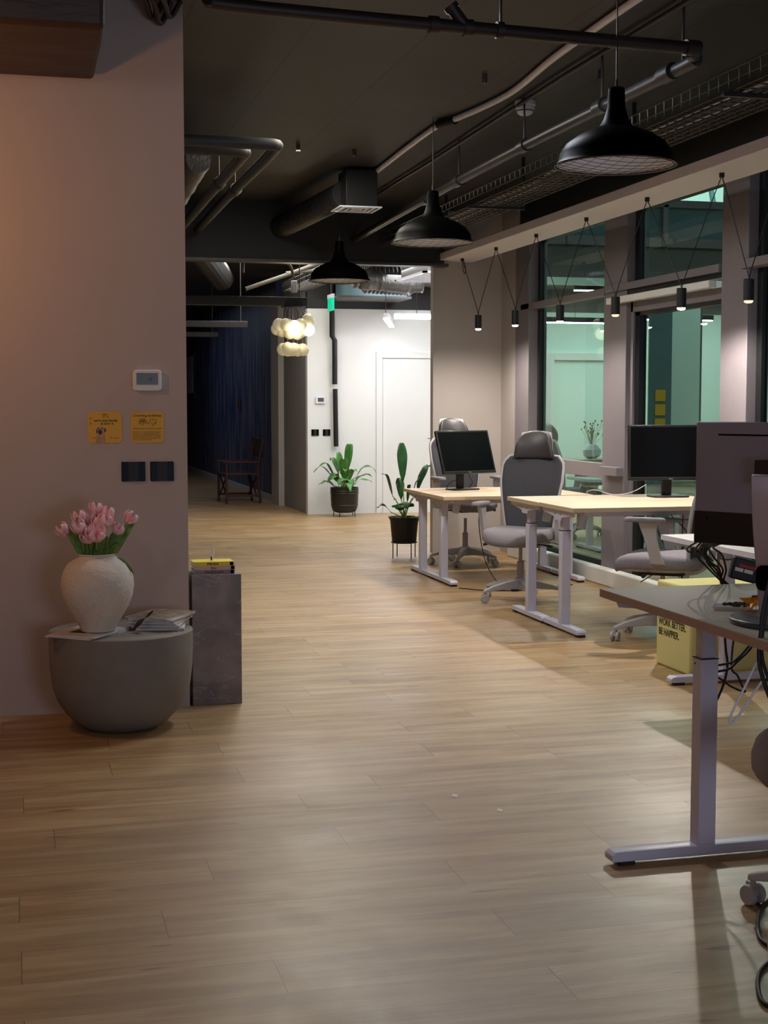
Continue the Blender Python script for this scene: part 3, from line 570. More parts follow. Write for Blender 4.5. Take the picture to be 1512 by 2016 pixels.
pp = pipe('riser_pipe', [(4.02, 18.34, CH), (4.02, 18.34, 2.35), (4.055, 18.34, 2.3), (4.055, 18.34, 1.72)], .035, 'black_matt', 'black vertical pipe on the white lobby wall, upper length', 'pipe')
pp = pipe('riser_pipe', [(4.06, 18.34, 1.66), (4.07, 18.34, .9)], .033, 'black_matt', 'black vertical pipe on the white lobby wall, lower length ending at the plant', 'pipe')
# black droplights : barn pendants
def pendant():
    t = thing('pendant_lamp', '', 'lamp', (0, 0, 0), 0, 'black barn pendant lamps')
    prof = [(.030, .335), (.036, .33), (.038, .30), (.040, .25), (.055, .20), (.075, .165), (.085, .16), (.115, .15), (.17, .125), (.22, .09), (.247, .05), (.252, .018), (.27, 0), (.266, -.004),
            (.248, .014), (.243, .048), (.215, .086), (.168, .119), (.112, .144), (.04, .156)]
    MB().lathe(prof, n=64).build('shade', M['black'], t)
    MB().lathe([(.268, -.0045), (.247, .012), (.241, .046), (.213, .083), (.166, .116), (.11, .141), (.02, .153)], n=64, cap0=False).build('inner_reflector', M['reflector'], t)
    g = MB()
    for k in range(-4, 5):
        d = k*.055; h = math.sqrt(max(.25**2-d*d, 0))
        for ax in (0, 1):
            P = []
            for q in range(9):
                s_ = -h+2*h*q/8; zz = -.026*(1-(s_*s_+d*d)/.0625)-.001
                P.append((s_, d, zz) if ax else (d, s_, zz))
            if h > .02: g.tube(P, .0011, 4)
    g.tube([(.255*math.cos(a), .255*math.sin(a), -.003) for a in [2*PI*k/40 for k in range(41)]], .003, 4)
    g.build('wire_guard', M['wire'], t)
    MB().sphere(Vector((0, 0, .075)), .032).tube([(0, 0, .1), (0, 0, .16)], .016).build('bulb', M['lamp_white'], t)
    MB().tube([(0, 0, .33), (0, 0, .37)], .007).tube([(0, 0, .37), (0, 0, CH-2.51)], .0032, 6).build('cord', M['black_matt'], t)
    return t
P0 = pendant(); P0.location = (2.585, 5.92, 2.51); P0['label'] = 'black barn pendant lamp nearest the camera, largest in the photo'
for (p, l) in (((2.655, 9.02, 2.51), 'black barn pendant lamp, middle of the row of three'), ((2.69, 11.97, 2.51), 'black barn pendant lamp, farthest of the row of three')): dup(P0, p, 0, l)

# spot pendants on the white board
LX = 4.10; anch = [7.08, 7.82, 8.86, 9.91, 10.96, 11.96, 12.94]
def spot_lamp(lit):
    t = thing('spot_pendant', '', 'lamp', (0, 0, 0), 0, 'small black spot pendants on the white board')
    MB().lathe([(.028, .125), (.031, .122), (.031, 0), (.026, 0), (.026, .012)], n=28, cap1=False).build('canister', M['black_matt'], t)
    MB().lathe([(.0265, .004), (.0255, -.006), (.018, -.013), (.002, -.015)], n=24).build('lens', M['bulb'] if lit else M['bulb_dim'], t)
    return t
zb = [2.145, 2.125, 2.10, 2.085, 2.065, 2.05]
ly = [12.45, 11.45, 10.42, 9.36, 8.33, 7.47]
names = ['leftmost', 'second from left', 'third from left', 'fourth from left, above the left glass bay', 'fifth from left and brightest, in front of the door bay', 'rightmost, seen against the window post']
for i in range(6):
    t = spot_lamp(i not in (3, 5)); t.location = (LX, ly[i], zb[i]); t['label'] = 'small black spot pendant, '+names[i]
    ya, yb = anch[6-i], anch[5-i]
    if i == 5: ya, yb = anch[1], 7.08
    zt = 2.832-zb[i]
    MB().tube(smooth_path([(0, ya-ly[i], zt-.015), (0, (ya-ly[i])*.72, zt*.72+.035), (0, (ya-ly[i])*.12, .21), (0, 0, .125)], 5), .0035, 6).tube(smooth_path([(0, yb-ly[i], zt-.015), (0, (yb-ly[i])*.72, zt*.72+.035), (0, (yb-ly[i])*.12, .21), (0, 0, .125)], 5), .0035, 6).build('cord', M['black_matt'], t)
    if i not in (3, 5):
        light('spot_pendant_light', 'SPOT', (LX, ly[i], zb[i]-.022), (85, 70, 50, 0, 135)[i], (1, .88, .78), .025, spot=math.radians(168), blend=(.75 if i < 4 else .45))
for i, y in enumerate(anch[1:]):
    tag(MB().lathe([(.013, -.028), (.016, -.026), (.016, 0)], n=16, mtx=T(LX, y, 2.832)).build('cord_holder', M['black_matt']), ('small black cord holder on the white board, %s' % ('nearest the big canister', 'second from the big canister', 'third from the big canister', 'third from the far end', 'second from the far end', 'farthest away')[i]), 'cord holder', 'cord holders under the white board')
tag(MB().lathe([(.04, -.125), (.043, -.12), (.043, 0)], n=28, mtx=T(4.06, 7.08, 2.832)).build('canopy_canister', M['black_matt']), 'larger black canister fixed under the white board at far right', 'canister')
tag(MB().tube(smooth_path([(LX, 12.94, 2.81), (LX, 12.91, 2.72), (LX, 12.86, 2.68), (LX, 12.84, 2.73), (LX, 12.9, 2.81)], 6), .0035, 6).build('cord_loop', M['black_matt']), 'small loop of spare black cord at the far end of the board', 'cord')

# linear LED lamps in the lobby
t = thing('linear_lamp', 'bright white strip lamp reaching right toward the column', 'lamp', (0, 16.3, 2.47), 0, 'lobby strip lamps')
MB().box(4.33, 5.3, -.03, .03, .012, .06).build('housing', M['lamp_white'], t); MB().box(4.33, 5.3, -.034, .026, -.006, .046).build('tube', M['led'], t)
MB().tube([(4.60, 0, .06), (4.60, 0, .8)], .004).build('cord', M['wire'], t)
t = thing('linear_lamp', 'bright white strip lamp slanting away to the right', 'lamp', (4.26, 16.43, 2.47), 0, 'lobby strip lamps')
sl_ = Matrix.Rotation(math.radians(73), 4, 'Z')
MB().box(0, 1.75, -.03, .03, .012, .07, sl_).build('housing', M['pale_plastic'], t); MB().box(0, 1.75, -.03, .03, -.01, .012, sl_).build('tube', M['led'], t)
MB().tube([(.0, .02, .06), (.0, .02, .85)], .004).build('cord', M['wire'], t)
# globe chandelier
t = thing('globe_chandelier', 'cluster of frosted glass globes on thin cords, two tiers, lit', 'lamp', (2.87, 15.06, 2.5))
rr = random.Random(3)
gp = []
up_ = [(-.16, -.05, -.20), (-.09, -.10, -.20), (0, -.12, -.22), (.07, -.10, -.20), (.17, 0, -.14), (.14, .05, -.24), (-.11, .02, -.26), (-.04, -.05, -.285), (.04, -.05, -.29), (.09, .0, -.265), (-.03, .06, -.20), (.16, -.06, -.25), (-.16, .05, -.24), (.02, .08, -.26)]
lo_ = [(-.11, -.03, -.46), (-.05, .03, -.465), (.0, -.06, -.455), (.055, .02, -.465), (.11, 0, -.46), (.01, .08, -.46), (-.07, -.08, -.45)]
for i, (x, y, z) in enumerate(up_+lo_):
    MB().sphere(Vector((x, y, z)), .068, 24).build('globe', M['globe_lit'] if i in (2, 11) else M['globe'], t)
g = MB()
for (x, y, z) in up_+lo_: g.tube([(x*.45, y*.45, 0), (x*.7, y*.7, -.06), (x, y, z+.066)], .0022, 4)
g.build('cords', M['silver'], t); MB().lathe([(.1, -.012), (.12, -.01), (.12, 0)]).build('canopy', M['black_matt'], t)
light('chandelier_light', 'POINT', (2.87, 14.86, 2.22), 5, (1, .86, .62), .08)

# ------------------------------------------------------------------ left wall fittings
YW = 6.765
t = thing('thermostat', 'white wall thermostat with grey display reading 27', 'thermostat', (.59, YW, 1.565))
MB().poly(rect_ring(0, 0, 0, .067, .049, 40, 8), .026).build('body', M['wall_white'], t, bevel=.003, mtx=Matrix.Translation((0, -.026, 0)) @ Matrix.Rotation(-PI/2, 4, 'X'))
MB().box(-.05, .05, -.0275, -.025, -.021, .034).build('display', M['lcd'], t)
text_mesh('digits', '27', .021, T(.003, -.0278, -.004) @ FRONT, M['ink'], t, .0003)
text_mesh('symbol', '*', .016, T(-.034, -.0278, -.008) @ FRONT, M['ink'], t, .0003)
for k in range(5): MB().lathe([(.0034, 0), (.0034, .001)], n=12, mtx=T(-.041+k*.0212, -.026, -.034) @ Matrix.Rotation(PI/2, 4, 'X')).build('button', M['lamp_white'], t)
def rounded_card(name, x, z, w_, h_, label):
    t = thing(name, label, 'wall card', (x, YW, z), 0, 'yellow wall cards')
    MB().poly(rect_ring(0, 0, 0, w_/2, h_/2, 48, 9), .004).build('board', M['yellow'], t, mtx=Matrix.Translation((0, -.004, 0)) @ Matrix.Rotation(-PI/2, 4, 'X'))
    return t
def put(t, s_, size, x, z, al='CENTER', xs=1, bold=0): return text_mesh('lettering', s_, size, T(x, -.0042, z) @ FRONT, M['ink'], t, .0003, al, xs, bold)
def line(t, pts, r=.0008, name='drawing'):
    return MB().tube([(x, -.0045, z) for x, z in pts], r, 5).build(name, M['ink'], t)
t = rounded_card('dog_card', .3935, 1.345, .158, .146, 'yellow wall card with a dog portrait and handwriting')
put(t, "we're dog friendly", .0150, .004, .027, bold=.0003); put(t, "& lovin' it", .0150, .010, .0125, bold=.0003); put(t, '\u201c', .026, -.066, .027)
put(t, 'Yay,', .0055, .022, -.045, 'LEFT'); put(t, 'your dog-loving', .0065, .022, -.052, 'LEFT')
line(t, [(-.066, .027), (-.066, .012)])
line(t, smooth_path([(0, .062), (-.009, .061), (-.010, .05), (-.005, .046), (0, .052), (-.002, .058), (.004, .058), (.010, .048), (.016, .047), (.014, .056), (.006, .062), (0, .062)], 5))
def ell(cx, cz, rx, rz, y, n=24): return [Vector((cx+rx*math.cos(2*PI*k/n), y, cz+rz*math.sin(2*PI*k/n))) for k in range(n)]
YX = Vector((0, -1, 0))
dog = MB().poly([Vector((x, -.004, z)) for x, z in ((-.043, -.072), (-.043, -.05), (-.06, -.054), (-.058, -.048), (-.04, -.044), (-.036, -.02), (-.04, -.018), (-.041, -.005), (-.034, .002), (-.022, .003), (-.01, .002), (.002, -.002), (.006, -.012), (.002, -.022), (-.002, -.024), (.001, -.04), (0, -.072))], .0005, YX).build('dog_picture', M['dogfur'], t, smooth=False)
g = MB().poly(ell(-.0225, -.022, .0085, .012, -.0046), .0002, YX).poly(ell(-.029, -.006, .003, .003, -.0046), .0002, YX).poly(ell(-.013, -.006, .003, .003, -.0046), .0002, YX).poly(ell(-.037, -.018, .003, .01, -.0046), .0002, YX).poly(ell(.0, -.014, .0035, .009, -.0046), .0002, YX)
g.build('dog_face', M['dogdark'], dog, smooth=False)
t = rounded_card('mindfulness_card', .590, 1.3445, .156, .146, 'yellow wall card with a brain and heart drawing above small print')
put(t, 'Coworking mindfulness', .0145, 0, .0505, xs=.96, bold=.0002)
br_ = [(-.021+.017*math.cos(a)*(1+.07*math.sin(7*a)), .029+.0125*math.sin(a)*(1+.07*math.cos(6*a))) for a in [2*PI*k/48 for k in range(49)]]
line(t, br_); line(t, smooth_path([(-.034, .032), (-.028, .026), (-.024, .036), (-.019, .024), (-.013, .034), (-.008, .026)], 4)); line(t, smooth_path([(-.033, .025), (-.027, .034), (-.022, .021), (-.016, .037), (-.01, .022)], 4))
line(t, [(-.037, .024), (-.037, .014)]); line(t, [(-.021, .016), (-.021, .008)]); line(t, [(-.004, .022), (.008, .019), (.004, .022)]); line(t, [(.008, .019), (.004, .016)])
hr = [(.027+.001*(16*math.sin(a)**3)*.95, .027+.00095*(13*math.cos(a)-5*math.cos(2*a)-2*math.cos(3*a)-math.cos(4*a))) for a in [2*PI*k/40 for k in range(41)]]
line(t, hr); line(t, [(.027, .012), (.027, .006)]); line(t, [(.040, .024), (.038, .014)])
put(t, 'mindfulness practices will become a connection', .0064, 0, -.008, xs=1.1, bold=.0001)
for k, s_ in enumerate(('Mindfulness is the practice of being fully present', 'and aware of our thoughts, feelings, and bodies.', 'It can help us to feel calm and at ease, and to', 'focus better during the day. When we bring this', 'awareness to our work we listen with care, we', 'share more openly and we grow together as a', 'warm and supportive community.')):
    put(t, s_, .0056, -.070, -.0225-.0063*k, 'LEFT', 1.22)
for i, x in enumerate((.522, .656)):
    t = thing('light_switch', ('glossy black switch plate, left of the pair on the near wall', 'glossy black switch plate, right of the pair on the near wall')[i], 'switch', (x, YW, 1.136), 0, 'black switch plates')
    MB().box(-.055, .055, -.010, 0, -.046, .046).build('plate', M['switch'], t, bevel=.003)
    MB().box(-.025, .025, -.0125, -.010, -.0455, .0455).build('rocker', M['black_matt'], t, bevel=.001)
# far wall fittings
t = thing('thermostat', 'small white thermostat on the far lobby wall', 'thermostat', (3.868, 18.4, 1.51))
MB().box(-.062, .062, -.025, 0, -.045, .045).build('body', M['lamp_white'], t, bevel=.004); MB().box(-.035, .045, -.027, -.025, -.02, .032).build('display', M['lcd'], t)
for i, x in enumerate((3.80, 3.955)):
    t = thing('light_switch', ('black switch plate, left of the far lobby pair', 'black switch plate, right of the far lobby pair')[i], 'switch', (x, 18.4, 1.085), 0, 'far black switch plates')
    MB().box(-.05, .05, -.01, 0, -.042, .042).build('plate', M['switch'], t, bevel=.003); MB().box(-.02, .02, -.0125, -.010, -.041, .041).build('rocker', M['black_matt'], t)
t = thing('wall_picture', 'dark framed picture at the very left in the dark hall', 'picture', (3.70, 31.0, 2.1)); MB().box(-.05, 0, -.5, .7, -.5, .5).build('frame', M['black_matt'], t)
MB().box(-.055, -.05, -.4, .6, -.4, .4).build('print', M['lamp_white'], t)
t = thing('wall_lamp', 'tiny brass wall lamp on the blue hall wall', 'lamp', (3.70, 24.2, 1.48)); MB().box(-.05, 0, -.04, .04, -.09, .09).build('shade', M['wood_red'], t, bevel=.006)

# ------------------------------------------------------------------ concrete tub table, vase, tulips, magazines
TX, TY, TZ = .432, 6.425, .442
tag(MB().lathe([(.11, 0), (.16, .004), (.205, .03), (.25, .075), (.285, .13), (.308, .20), (.317, .28), (.32, .36), (.32, TZ-.004), (.316, TZ)], n=96).build('drum_table', M['concrete'], mtx=T(TX, TY, 0)), 'round grey concrete drum table with rounded base by the left wall', 'table')
tz = TZ
def magazine(x, y, z, rz, w_, h_, th, m_, label, grp):
    t = thing('magazine', label, 'magazine', (x, y, z), rz, grp)
    MB().box(-w_/2, w_/2, -h_/2, h_/2, .0006, th-.0006).build('pages', M['paper'], t)
    MB().box(-w_/2-.001, w_/2+.001, -h_/2-.001, h_/2, th-.0006, th).box(-w_/2-.001, w_/2+.001, -h_/2-.001, h_/2, 0, .0006).box(-w_/2-.0015, -w_/2-.001, -h_/2, h_/2, 0, th).build('cover', M[m_], t)
    return t
magazine(.28, 6.33, tz, math.radians(-38), .23, .30, .007, 'mag_pale', 'pale magazine under the cream vase, lower of the two', 'magazines under the vase')
mg = magazine(.285, 6.325, tz+.0075, math.radians(-33), .23, .30, .007, 'mag_pale', 'pale magazine under the cream vase, upper of the two', 'magazines under the vase')
MB().box(-.06, .02, -.07, .05, .0072, .0078).build('photo_print', M['dogdark'], mg)
for k in range(3): MB().box(-.10, -.02+.02*k, .09+k*.014, .096+k*.014, .0072, .0078).build('headline', M['ink'], mg)
zz = tz
for k in range(9):
    th = .0062
    lab = 'magazine in the middle of the fanned stack on the drum table'
    if k == 8: lab = 'topmost glossy brown magazine of the fanned stack'
    if k == 0: lab = 'bottom magazine of the fanned stack on the drum table'
    magazine(.615+.004*math.sin(k*2), 6.46+.004*math.cos(k*3), zz, math.radians(-8-3.2*k+(2 if k % 2 else -2)), .21, .27, th, 'mag_cover' if k % 2 == 0 else 'mag_pale', lab, 'fanned stack of magazines'); zz += th+.0004
# dry leaf
tag(MB().grid(lambda u, v: Vector((.475+.09*v, 6.30+.03*(u-.5)*math.sin(PI*v)*1.6, .463+.075*v+.02*math.sin(v*6)*(u-.5))), 3, 8).build('dried_leaf', M['crumb'], solid=.001), 'curled dry brown leaf between vase and magazines', 'leaf')
VX, VY, VZ = .325, 6.31, tz+.0146
vp = [(.066, 0), (.075, .004), (.084, .03), (.110, .07), (.136, .115), (.152, .16), (.158, .20), (.156, .235), (.146, .27), (.127, .298), (.100, .318), (.084, .327), (.080, .334), (.084, .340), (.083, .344), (.076, .340), (.072, .33), (.09, .318), (.13, .28), (.148, .22), (.12, .13), (.07, .02), (.01, .015)]
tag(MB().lathe(vp, n=80).build('vase', M['vase'], mtx=T(VX, VY, VZ)), 'round cream clay vase holding the pink tulips', 'vase')
def petal(b, rad, hh, ph, open_):
    def f(u, v):
        a = ph+(u-.5)*1.25*(math.sin(PI*min(v*1.0, 1)**.6)*.85+.2)
        r_ = rad*(math.sin(PI*(.12+.62*v))*1.05)*(1+open_*v)+.001
        if v > .9: a = ph+(a-ph)*.55
        return Vector((r_*math.cos(a), r_*math.sin(a), hh*v))
    b.grid(f, 6, 8)
def tulip(dx, dy, dz, lean, label, size=1.0, leafy=True, opn=.15):
    dx *= .78; dy *= 1.0; dz = dz*.84+.036; size *= .98
    # dx,dy,dz : head base relative to vase mouth centre
    t = thing('tulip', label, 'flower', (VX, VY, VZ+.30), 0, 'pink tulips in the cream vase')
    head = Vector((dx, dy, dz)); r0 = Vector((dx*.18, dy*.18, -.08))
    path = smooth_path([r0, Vector((dx*.30, dy*.30, .04)), Vector((dx*.72, dy*.72, dz*.62)), head], 6)
    MB().tube(path, .0042, 7).build('stem', M['tulip_green'], t)
    b = MB()
    for k in range(3): petal(b, .026*size, .060*size, k*2*PI/3, opn)
    for k in range(3): petal(b, .029*size, .056*size, k*2*PI/3+PI/3, opn+.05)
    d = (head-path[-6]).normalized(); d = (d+Vector(lean)).normalized()
    q = Vector((0, 0, 1)).rotation_difference(d).to_matrix().to_4x4()
    b.build('bloom', M['tulip'], t, solid=.0014, mtx=Matrix.Translation(head) @ q)
    return t
def tulip_leaf(t, a, reach, hh, w_, droop=0):
    ca, sa = math.cos(a), math.sin(a)
    def mid(v): r_ = .015+reach*v**1.3; return Vector((r_*ca, r_*sa, -.05+hh*(v*1.35-droop*v**3)))
    def f(u, v):
        tg = (mid(v+.02)-mid(v-.02 if v > .02 else 0)).normalized(); wv = tg.cross(Vector((.35*math.sin(a*3), -1, .25))).normalized()
        ww = w_*math.sin(PI*min(.08+v*.90, 1))**.8*(u-.5)
        return mid(v)+wv*ww+Vector((0, -abs(u-.5)*w_*.35, 0))
    MB().grid(f, 4, 12).build('leaf', M['tulip_green'], t, solid=.0012)
heads = [((-.158, -.02, .115), (-.5, 0, .1), 'leftmost and leaning outward', 1.0), ((-.085, 0, .165), (-.15, 0, .4), 'upper left of the bunch', 1.05), ((-.085, -.06, .125), (-.3, -.2, .3), 'left, just below the upper left one', 1.05),
         ((.0, .03, .205), (0, 0, .5), 'topmost of the bunch', 1.0), ((.055, .02, .185), (.1, 0, .5), 'just right of the topmost one', 1.0), ((.04, -.04, .15), (.1, -.2, .4), 'right of the centre of the bunch', 1.1),
         ((-.01, -.09, .085), (0, -.3, .4), 'front centre, wide open and lowest', 1.25), ((-.045, -.07, .075), (-.2, -.3, .3), 'front left of centre, low in the bunch', 1.0), ((.165, .0, .165), (.5, 0, .3), 'rightmost, standing apart on a long stem', 1.0),
         ((.098, -.02, .11), (.4, -.1, .35), 'palest bud, lower right of the bunch', .9), ((.01, 0, .13), (0, 0, .5), 'orange tinted one half hidden in the middle', 1.0), ((-.03, .04, .15), (-.05, .1, .5), 'half hidden behind the upper left ones', 1.0)]
TL = [tulip(*h[0], h[1], 'pink tulip, '+h[2], h[3], opn=.32 if i == 6 else .12) for i, h in enumerate(heads)]
tulip_leaf(TL[0], PI*1.02, .125, .165, .050); tulip_leaf(TL[2], PI*1.12, .075, .19, .050); tulip_leaf(TL[7], PI*1.3, .06, .15, .050); tulip_leaf(TL[8], .02, .16, .185, .050); tulip_leaf(TL[9], -.3, .09, .13, .045, .3)
tulip_leaf(TL[5], -.9, .05, .13, .045); tulip_leaf(TL[6], -1.5, .04, .12, .05); tulip_leaf(TL[4], .5, .09, .15, .045); tulip_leaf(TL[1], 2.6, .12, .16, .05); tulip_leaf(TL[10], -1.9, .05, .15, .045)
tulip_leaf(TL[11], -2.2, .095, .06, .035, 1.6); tulip_leaf(TL[3], -.30, .145, .12, .03, 1.3)
# marble plinth with books
tag(MB().box(.792, 1.031, 6.77, 7.02, .0, .635).build('marble_plinth', M['marble'], bevel=.002, mtx=None), 'tall brown veined marble block beside the wall end', 'plinth')
bz = .635
for nm, m_, txt, lab, mm in (('book', 'grey_book', 'BALENCIAGA', 'grey book at the bottom of the stack of three', .0), ('book', 'pink_book', 'Dior', 'pale pink book in the middle of the stack of three', .002), ('book', 'yellow_book', 'FENDI', 'yellow book on top of the stack of three', -.003)):
    t = thing(nm, lab, 'book', (.905+mm, 6.86, bz), 0, 'books on the marble block')
    MB().box(-.096, .094, -.062, .066, .002, .0175).build('pages', M['paper'], t)
    MB().box(-.098, .098, -.066, .066, .0175, .0195).box(-.098, .098, -.066, .066, 0, .002).box(-.094, .098, -.0665, -.063, 0, .0195).build('cover', M[m_], t, smooth=False)
    text_mesh('title', txt, .0145, T(-.005 if txt != 'BALENCIAGA' else .0, -.0672, .0046) @ FRONT, M['ink'], t, .0003, 'CENTER', 1.05 if txt != 'FENDI' else 1.4, .0004 if txt == 'FENDI' else .0001)
    MB().box(.078, .094, -.0675, -.0665, .0015, .018).build('spine_mark', M['black'], t)
    bz += .0197
t = thing('figurine', 'white pointed ornament on a short black stem, standing on the books', 'ornament', (.905, 6.86, bz+.0003))
MB().tube([(-.004, 0, 0), (-.008, 0, .012), (-.006, 0, .018)], .003, 8).build('stem', M['black'], t)
MB().tube([(-.003, 0, .018), (0, 0, .025), (0, 0, .045), (.002, 0, .082)], [.004, .0075, .0055, .0008], 10).build('tip', M['lamp_white'], t)

# ------------------------------------------------------------------ office chair (faces -y)
def office_chair(label):
    t = thing('office_chair', label, 'chair', (0, 0, 0), 0, 'grey mesh office chairs')
    b = MB(); P = M['pale_plastic']
    for k in range(5):
        a = -PI/2+PI/5+2*PI*k/5; mx = Matrix.Rotation(a, 4, 'Z')
        rings = []
        for r_, hw, z0, z1 in ((.03, .034, .085, .155), (.12, .028, .09, .145), (.24, .022, .085, .118), (.315, .017, .072, .092), (.325, .012, .072, .088)):
            rings.append([mx @ Vector(q) for q in ((r_, -hw, z0), (r_, hw, z0), (r_, hw*.8, z1), (r_, -hw*.8, z1))])
        b.rings(rings)
    b.lathe([(.03, .08), (.05, .085), (.05, .15), (.04, .165)], n=24)
    b.build('star_base', P, t, bevel=.004)
    for k in range(5):
        a = -PI/2+PI/5+2*PI*k/5; c = MB(); R3 = Matrix.Rotation(a, 4, 'Z') @ T(.312, 0, 0) @ Matrix.Rotation(.8+k*.5, 4, 'Z')
        for s_ in (-1, 1):
            c.lathe([(.018, -.009), (.028, -.008), (.03, -.003), (.03, .005), (.024, .009)], n=24, mtx=R3 @ T(0, s_*.017, .030) @ Matrix.Rotation(PI/2*s_, 4, 'X'))
        c.box(-.022, .018, -.007, .007, .03, .065, R3); c.tube([R3 @ Vector((0, 0, .05)), R3 @ Vector((0, 0, .078))], .008, 10)
        c.build('caster', M['pale_plastic'], t)
    MB().lathe([(.026, .15), (.026, .29), (.014, .292), (.014, .42)], n=20).build('gas_column', M['silver'], t)
    MB().box(-.10, .10, -.13, .14, .405, .445).tube([(.08, -.05, .425), (.2, -.06, .425), (.27, -.07, .415)], [.006, .006, .012], 8).tube([(-.08, -.05, .425), (-.2, -.06, .425), (-.27, -.07, .41)], [.006, .006, .012], 8).build('tilt_mechanism', M['black_matt'], t, bevel=.006)
    # seat
    dip = lambda x, y: -.030*max(0, (-y-.12)/.14)**2+.012*(x/.25)**2
    def rr_(z, sx, cy=0, f=1): return rect_ring(0, cy-.02, z, .255*sx, .265*sx, 40, 3.2, (lambda x, y: f*dip(x, y)))
    MB().rings([rr_(.445, .86), rr_(.442, .95), rr_(.458, .995), rr_(.490, 1.0), rr_(.515, .97), rr_(.530, .88), rr_(.534, .7), rr_(.532, .45), rr_(.531, .2)]).build('seat', M['seat_fabric'], t, ang=80)
    MB().rings([rr_(.425, .62), rr_(.432, .78), rr_(.447, .93), rr_(.460, .96)]).build('seat_shell', P, t, ang=80)
    # backrest mesh: leans back
    def yb(z): return .225+.10*((z-.5)/.55)+.03*math.sin((z-.5)/.55*PI)*-1
    def wb(z):
        q = (z-.5)/.56; return .178+.058*min(1, q*1.5)-.045*max(0, (q-.86)/.14)**2
    def fb(u, v):
        z = .50+.56*v; s_ = 2*u-1; w_ = wb(z)*(1-.25*max(0, (v-.9)/.1)**2*0)
        return Vector((s_*w_, yb(z)-.045*s_*s_, z))
    MB().grid(fb, 14, 16).build('backrest', M['mesh_back'], t, solid=.014)
    fr = [fb(0, v/12)+Vector((-.006, .006, 0)) for v in range(13)]; tp = [fb(u/8, 1)+Vector((0, .006, .004)) for u in range(1, 8)]; fl = [fb(1, v/12)+Vector((.006, .006, 0)) for v in range(12, -1, -1)]; bt = [fb(u/8, 0)+Vector((0, .008, -.004)) for u in range(7, 0, -1)]
    lp = fr+tp+fl+bt+[fr[0], fr[1]]
    b = MB().tube(lp, .0125, 8)
    b.tube(smooth_path([(0, .10, .43), (0, .20, .43), (0, .29, .50), (0, .31, .64), (0, .345, .85), (0, .355, 1.0), (0, .37, 1.12)], 5), .022, 10)
    b.tube(smooth_path([(-.19, .235, .60), (-.1, .29, .62), (0, .315, .66), (.1, .29, .62), (.19, .235, .60)], 4), .014, 8)
    b.build('back_frame', P, t)
    # headrest
    def fh_(u, v):
        s_ = 2*u-1; z = 1.045+.205*v; w_ = .163-.040*v-.03*max(0, (v-.7)/.3)**2
        return Vector((s_*w_, .315+.03*v-.045*s_*s_+.035*(v-.4)**2*4-.02, z-.018*s_*s_*max(0, v-.5)*2))
    MB().grid(fh_, 12, 8).build('headrest', M['headrest'], t, solid=.034, sub=1)
    def fk(u, v):
        s_ = 2*u-1; z = 1.04+.212*v; w_ = .152-.035*v
        return Vector((s_*w_, .352+.03*v-.05*s_*s_, z-.012*s_*s_))
    MB().grid(fk, 12, 6).build('headrest_shell', P, t, solid=.006)
    for s_ in (-1, 1):
        a_ = MB(); rings = []
        for x, y, z, hw, hd in ((.10, .03, .435, .012, .03), (.22, .03, .43, .012, .035), (.285, .02, .455, .014, .04), (.292, .0, .52, .015, .034), (.295, -.02, .60, .015, .036), (.298, -.04, .705, .016, .055)):
            rings.append([Vector((s_*(x-hw), y-hd, z)), Vector((s_*(x+hw), y-hd, z)), Vector((s_*(x+hw), y+hd, z)), Vector((s_*(x-hw), y+hd, z))])
        a_.rings(rings); arm = a_.build('armrest', P, t, bevel=.006)
        MB().rings([rect_ring(s_*.295, -.06, z, .045*k, .125*k, 24, 3) for z, k in ((.704, .9), (.708, 1), (.722, 1), (.73, .9))]).build('arm_pad', M['seat_fabric'], arm, ang=60)
    return t
ch1 = office_chair('grey mesh office chair between the two desk pairs, headrest in front'); ch1.location = (3.60, 9.90, 0); ch1.rotation_euler = (0, 0, math.radians(-40))
c0 = dup(ch1, (3.93, 12.28, 0), math.radians(6), 'grey mesh office chair farthest away, behind the far desk pair')
for c_ in c0.children:
    if c_.name.split('.')[0] not in ('star_base', 'caster', 'gas_column'): c_.location.z = .075
c3 = dup(ch1, (3.85, 8.02, 0), math.radians(-126), 'grey mesh office chair at right seen from the side, arm toward the camera')
for c_ in c3.children:
    if c_.name.startswith('armrest') and sum(v[0] for v in c_.bound_box) > 0: c_.location.z = .045
dup(ch1, (2.225, 3.38, 0), math.radians(-109), 'grey office chair at the right edge, only seat and caster showing')
dup(ch1, (5.95, 14.5, 0), math.radians(75), 'dim grey office chair standing in for a reflection in the left glass bay')  # solid copy placed behind the glass to imitate a reflected chair

